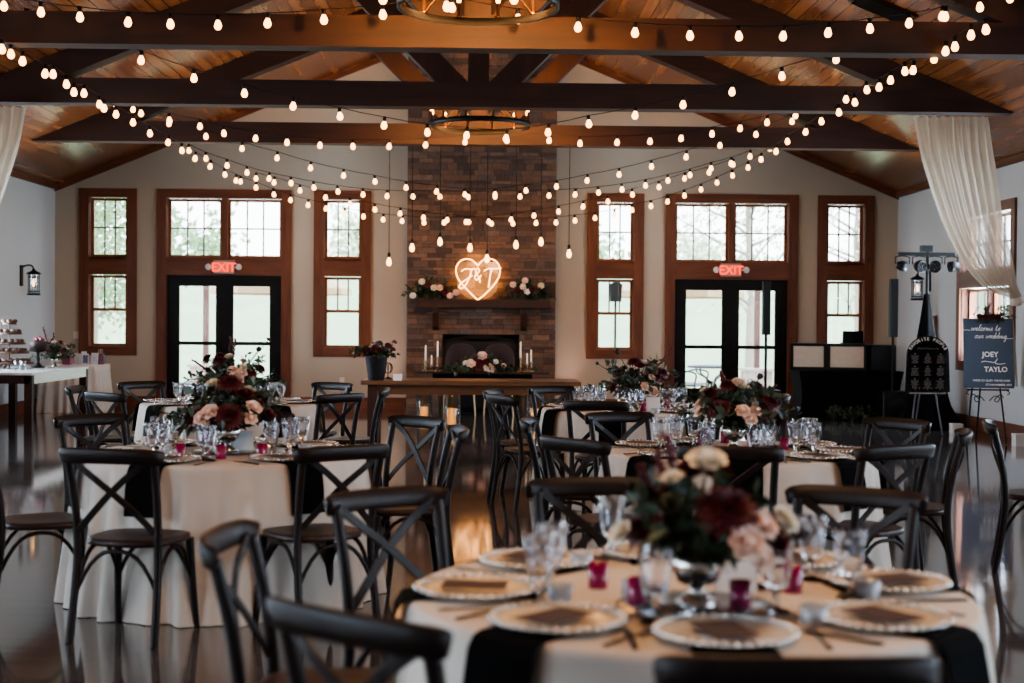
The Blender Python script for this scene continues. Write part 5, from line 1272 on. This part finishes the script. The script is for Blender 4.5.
m=MB(); script(m,'welcome to',-.205,H3*.825,.074,ff); script(m,'our wedding',-.165,H3*.715,.074,ff); m.tube([ff(-.30,0,H3*.83),ff(-.26,0,H3*.834),ff(-.215,0,H3*.83)],.003,4); m.tube([ff(.16,0,H3*.722),ff(.22,0,H3*.714),ff(.30,0,H3*.715)],.003,4)
m.tube([ff(*q) for q in crom([(-.09,0,H3*.37),(-.05,0,H3*.385),(.02,0,H3*.375),(.07,0,H3*.37),(.11,0,H3*.43),(.08,0,H3*.365),(.12,0,H3*.345),(.2,0,H3*.355)],4)],.004,4)
m.build('script_letters',LW,t)
m=MB(); wtext(m,"WE'RE SO GLAD YOU'RE HERE",.033,.03,H3*.095,bold=.0004); wtext(m,'5TH NOVEMBER 2022',.033,.115,H3*.035,bold=.0004); m.build('small_letters',LW,t)
g=thing('sign_garland','burgundy flower garland along the top of the welcome sign','flower garland',(wx-.0,WY+.09,wz0+H3*.985)); R=random.Random(9); f=MB(); st=MB()
for i in range(26): x=R.uniform(-.2,.2); sprigs(f,st,R,(x,-.02,.0),(x+R.uniform(-.14,.14),R.uniform(-.1,.0),R.uniform(-.05,.16)),7,.05,.014,.03)
f.build('foliage',M['leaf'],g); st.build('stems',M['stem'],g)
for x,k in ((-.12,'rose_burgundy'),(-.04,'dahlia'),(.04,'rose_burgundy'),(.11,'dahlia'),(.0,'scabiosa')): flower(g,k,(x,-.06,.03),(0,-1,.6),.045)
spikes(g,R,[(.03,-.03,.2),(-.03,-.03,.16)],.0)
# greenery on the floor before the music table, little boxes
p=P(850,419,z=0); g=thing('floor_greenery','leafy garland lying on the floor before the music table','garland',(p.x,21.6,0)); R=random.Random(14); f=MB(); st=MB()
for i in range(34): x=R.uniform(-.5,.5); sprigs(f,st,R,(x,0,.02),(x+R.uniform(-.2,.2),R.uniform(-.15,.15),R.uniform(.03,.26)),8,.08,.022,.05)
f.build('foliage',M['leaf2'],g); st.build('stems',M['stem'],g)
for px,py,w,h,label in ((956,433,.07,.13,'small white box on the floor behind the welcome easel'),(1021,446,.09,.15,'white box on the floor by the wall at the right edge')):
    p=P(px,py,z=0); o=thing('storage_box',label,'box',(min(p.x,XR-.15),p.y,0)); MB().box(-w,w,-.07,.07,0,h-.02).build('body',M['white'],o); MB().box(-w-.004,w+.004,-.074,.074,h-.02,h).build('lid',M['white'],o)

# ---------------------------------------------------------------- light
W=bpy.data.worlds.new('sky'); S.world=W; W.use_nodes=True; nt=W.node_tree; bg=nt.nodes['Background']
tc=nt.nodes.new('ShaderNodeTexCoord'); sp=nt.nodes.new('ShaderNodeSeparateXYZ'); cr=nt.nodes.new('ShaderNodeValToRGB')
nt.links.new(tc.outputs['Generated'],sp.inputs[0]); nt.links.new(sp.outputs['Z'],cr.inputs[0]); cr.color_ramp.elements[0].position=.0; cr.color_ramp.elements[0].color=(.93,.96,1,1); cr.color_ramp.elements[1].color=(.62,.76,1,1)
nt.links.new(cr.outputs[0],bg.inputs[0]); bg.inputs[1].default_value=SKY
def area(name,loc,rot,sx,sy,power,col):
    l=bpy.data.lights.new(name,'AREA'); l.shape='RECTANGLE'; l.size=sx; l.size_y=sy; l.energy=power; l.color=col
    o=bpy.data.objects.new(name,l); COL.objects.link(o); o.location=loc; o.rotation_euler=rot; return o
DAY=(.62,.80,1.0)
for i,(a,b) in enumerate(SIDE):
    for s,X in ((-1,XL),(1,XR)):
        area('daylight',(X+s*.35,(a+b)/2,1.95),(0,s*PI/2,0),2.0,2.1,DAYW*DW[i],DAY)
        y=(a+b)/2; d=Vector((-s*3.6,0,4.4)); o=area('ceiling_patch_fill',(X+s*.95,y,.35),(0,0,0),1.6,1.2,CEILW*BW[i],(.80,.90,1))  # second lamp is added to throw pale patches up onto the ceiling
        o.rotation_euler=d.to_track_quat('-Z','Y').to_euler()
def point(loc,e,col,r=.1):
    l=bpy.data.lights.new('chandelier_and_fill','POINT'); l.energy=e; l.color=col; l.shadow_soft_size=r
    o=bpy.data.objects.new('chandelier_and_fill',l); COL.objects.link(o); o.location=loc; return o
WARM=(1,.48,.16)
for y,e in ((11.35,CHAN),(18.3,CHAN)): point((-.05,y,4.22),e,WARM,.35)
point((.5,4.0,3.4),TOPW*6.0,(1,.60,.32),.5); point((-1.4,7.7,3.95),TOPW,(1,.60,.32),.4); point((1.45,7.95,3.95),TOPW,(1,.60,.32),.4)  # added unseen fill lamps warming the table tops from above
def spot(loc,to,e,col,ang,r=.05):
    l=bpy.data.lights.new('uplight_and_beam_fill','SPOT'); l.energy=e; l.color=col; l.spot_size=rad(ang); l.spot_blend=.8; l.shadow_soft_size=r
    o=bpy.data.objects.new('uplight_and_beam_fill',l); COL.objects.link(o); o.location=loc; o.rotation_euler=(Vector(to)-Vector(loc)).to_track_quat('-Z','Y').to_euler(); return o
for y in (11.35,18.3):
    for dx in (-.45,.45): spot((dx-.05,y+.2,4.12),(dx*1.3,y+1.7,4.08),BEAMG,(1,.48,.16),115,.1)  # spots added at the chandeliers to brighten the beams behind
for x in (1.42,-1.62): spot((x,23.25,.12),(x,23.75,1.6),UPL,(1,.62,.50),70)
S.view_settings.view_transform='AgX'; S.view_settings.look=LOOK; S.view_settings.exposure=EXPO; S.view_settings.gamma=1.0
cy=S.cycles
cy.max_bounces=10; cy.diffuse_bounces=3; cy.glossy_bounces=4; cy.transmission_bounces=8; cy.transparent_max_bounces=16; cy.caustics_reflective=False; cy.caustics_refractive=False
cy.use_denoising=True; cy.sample_clamp_indirect=6; cy.use_light_tree=True
bpy.context.view_layer.update()
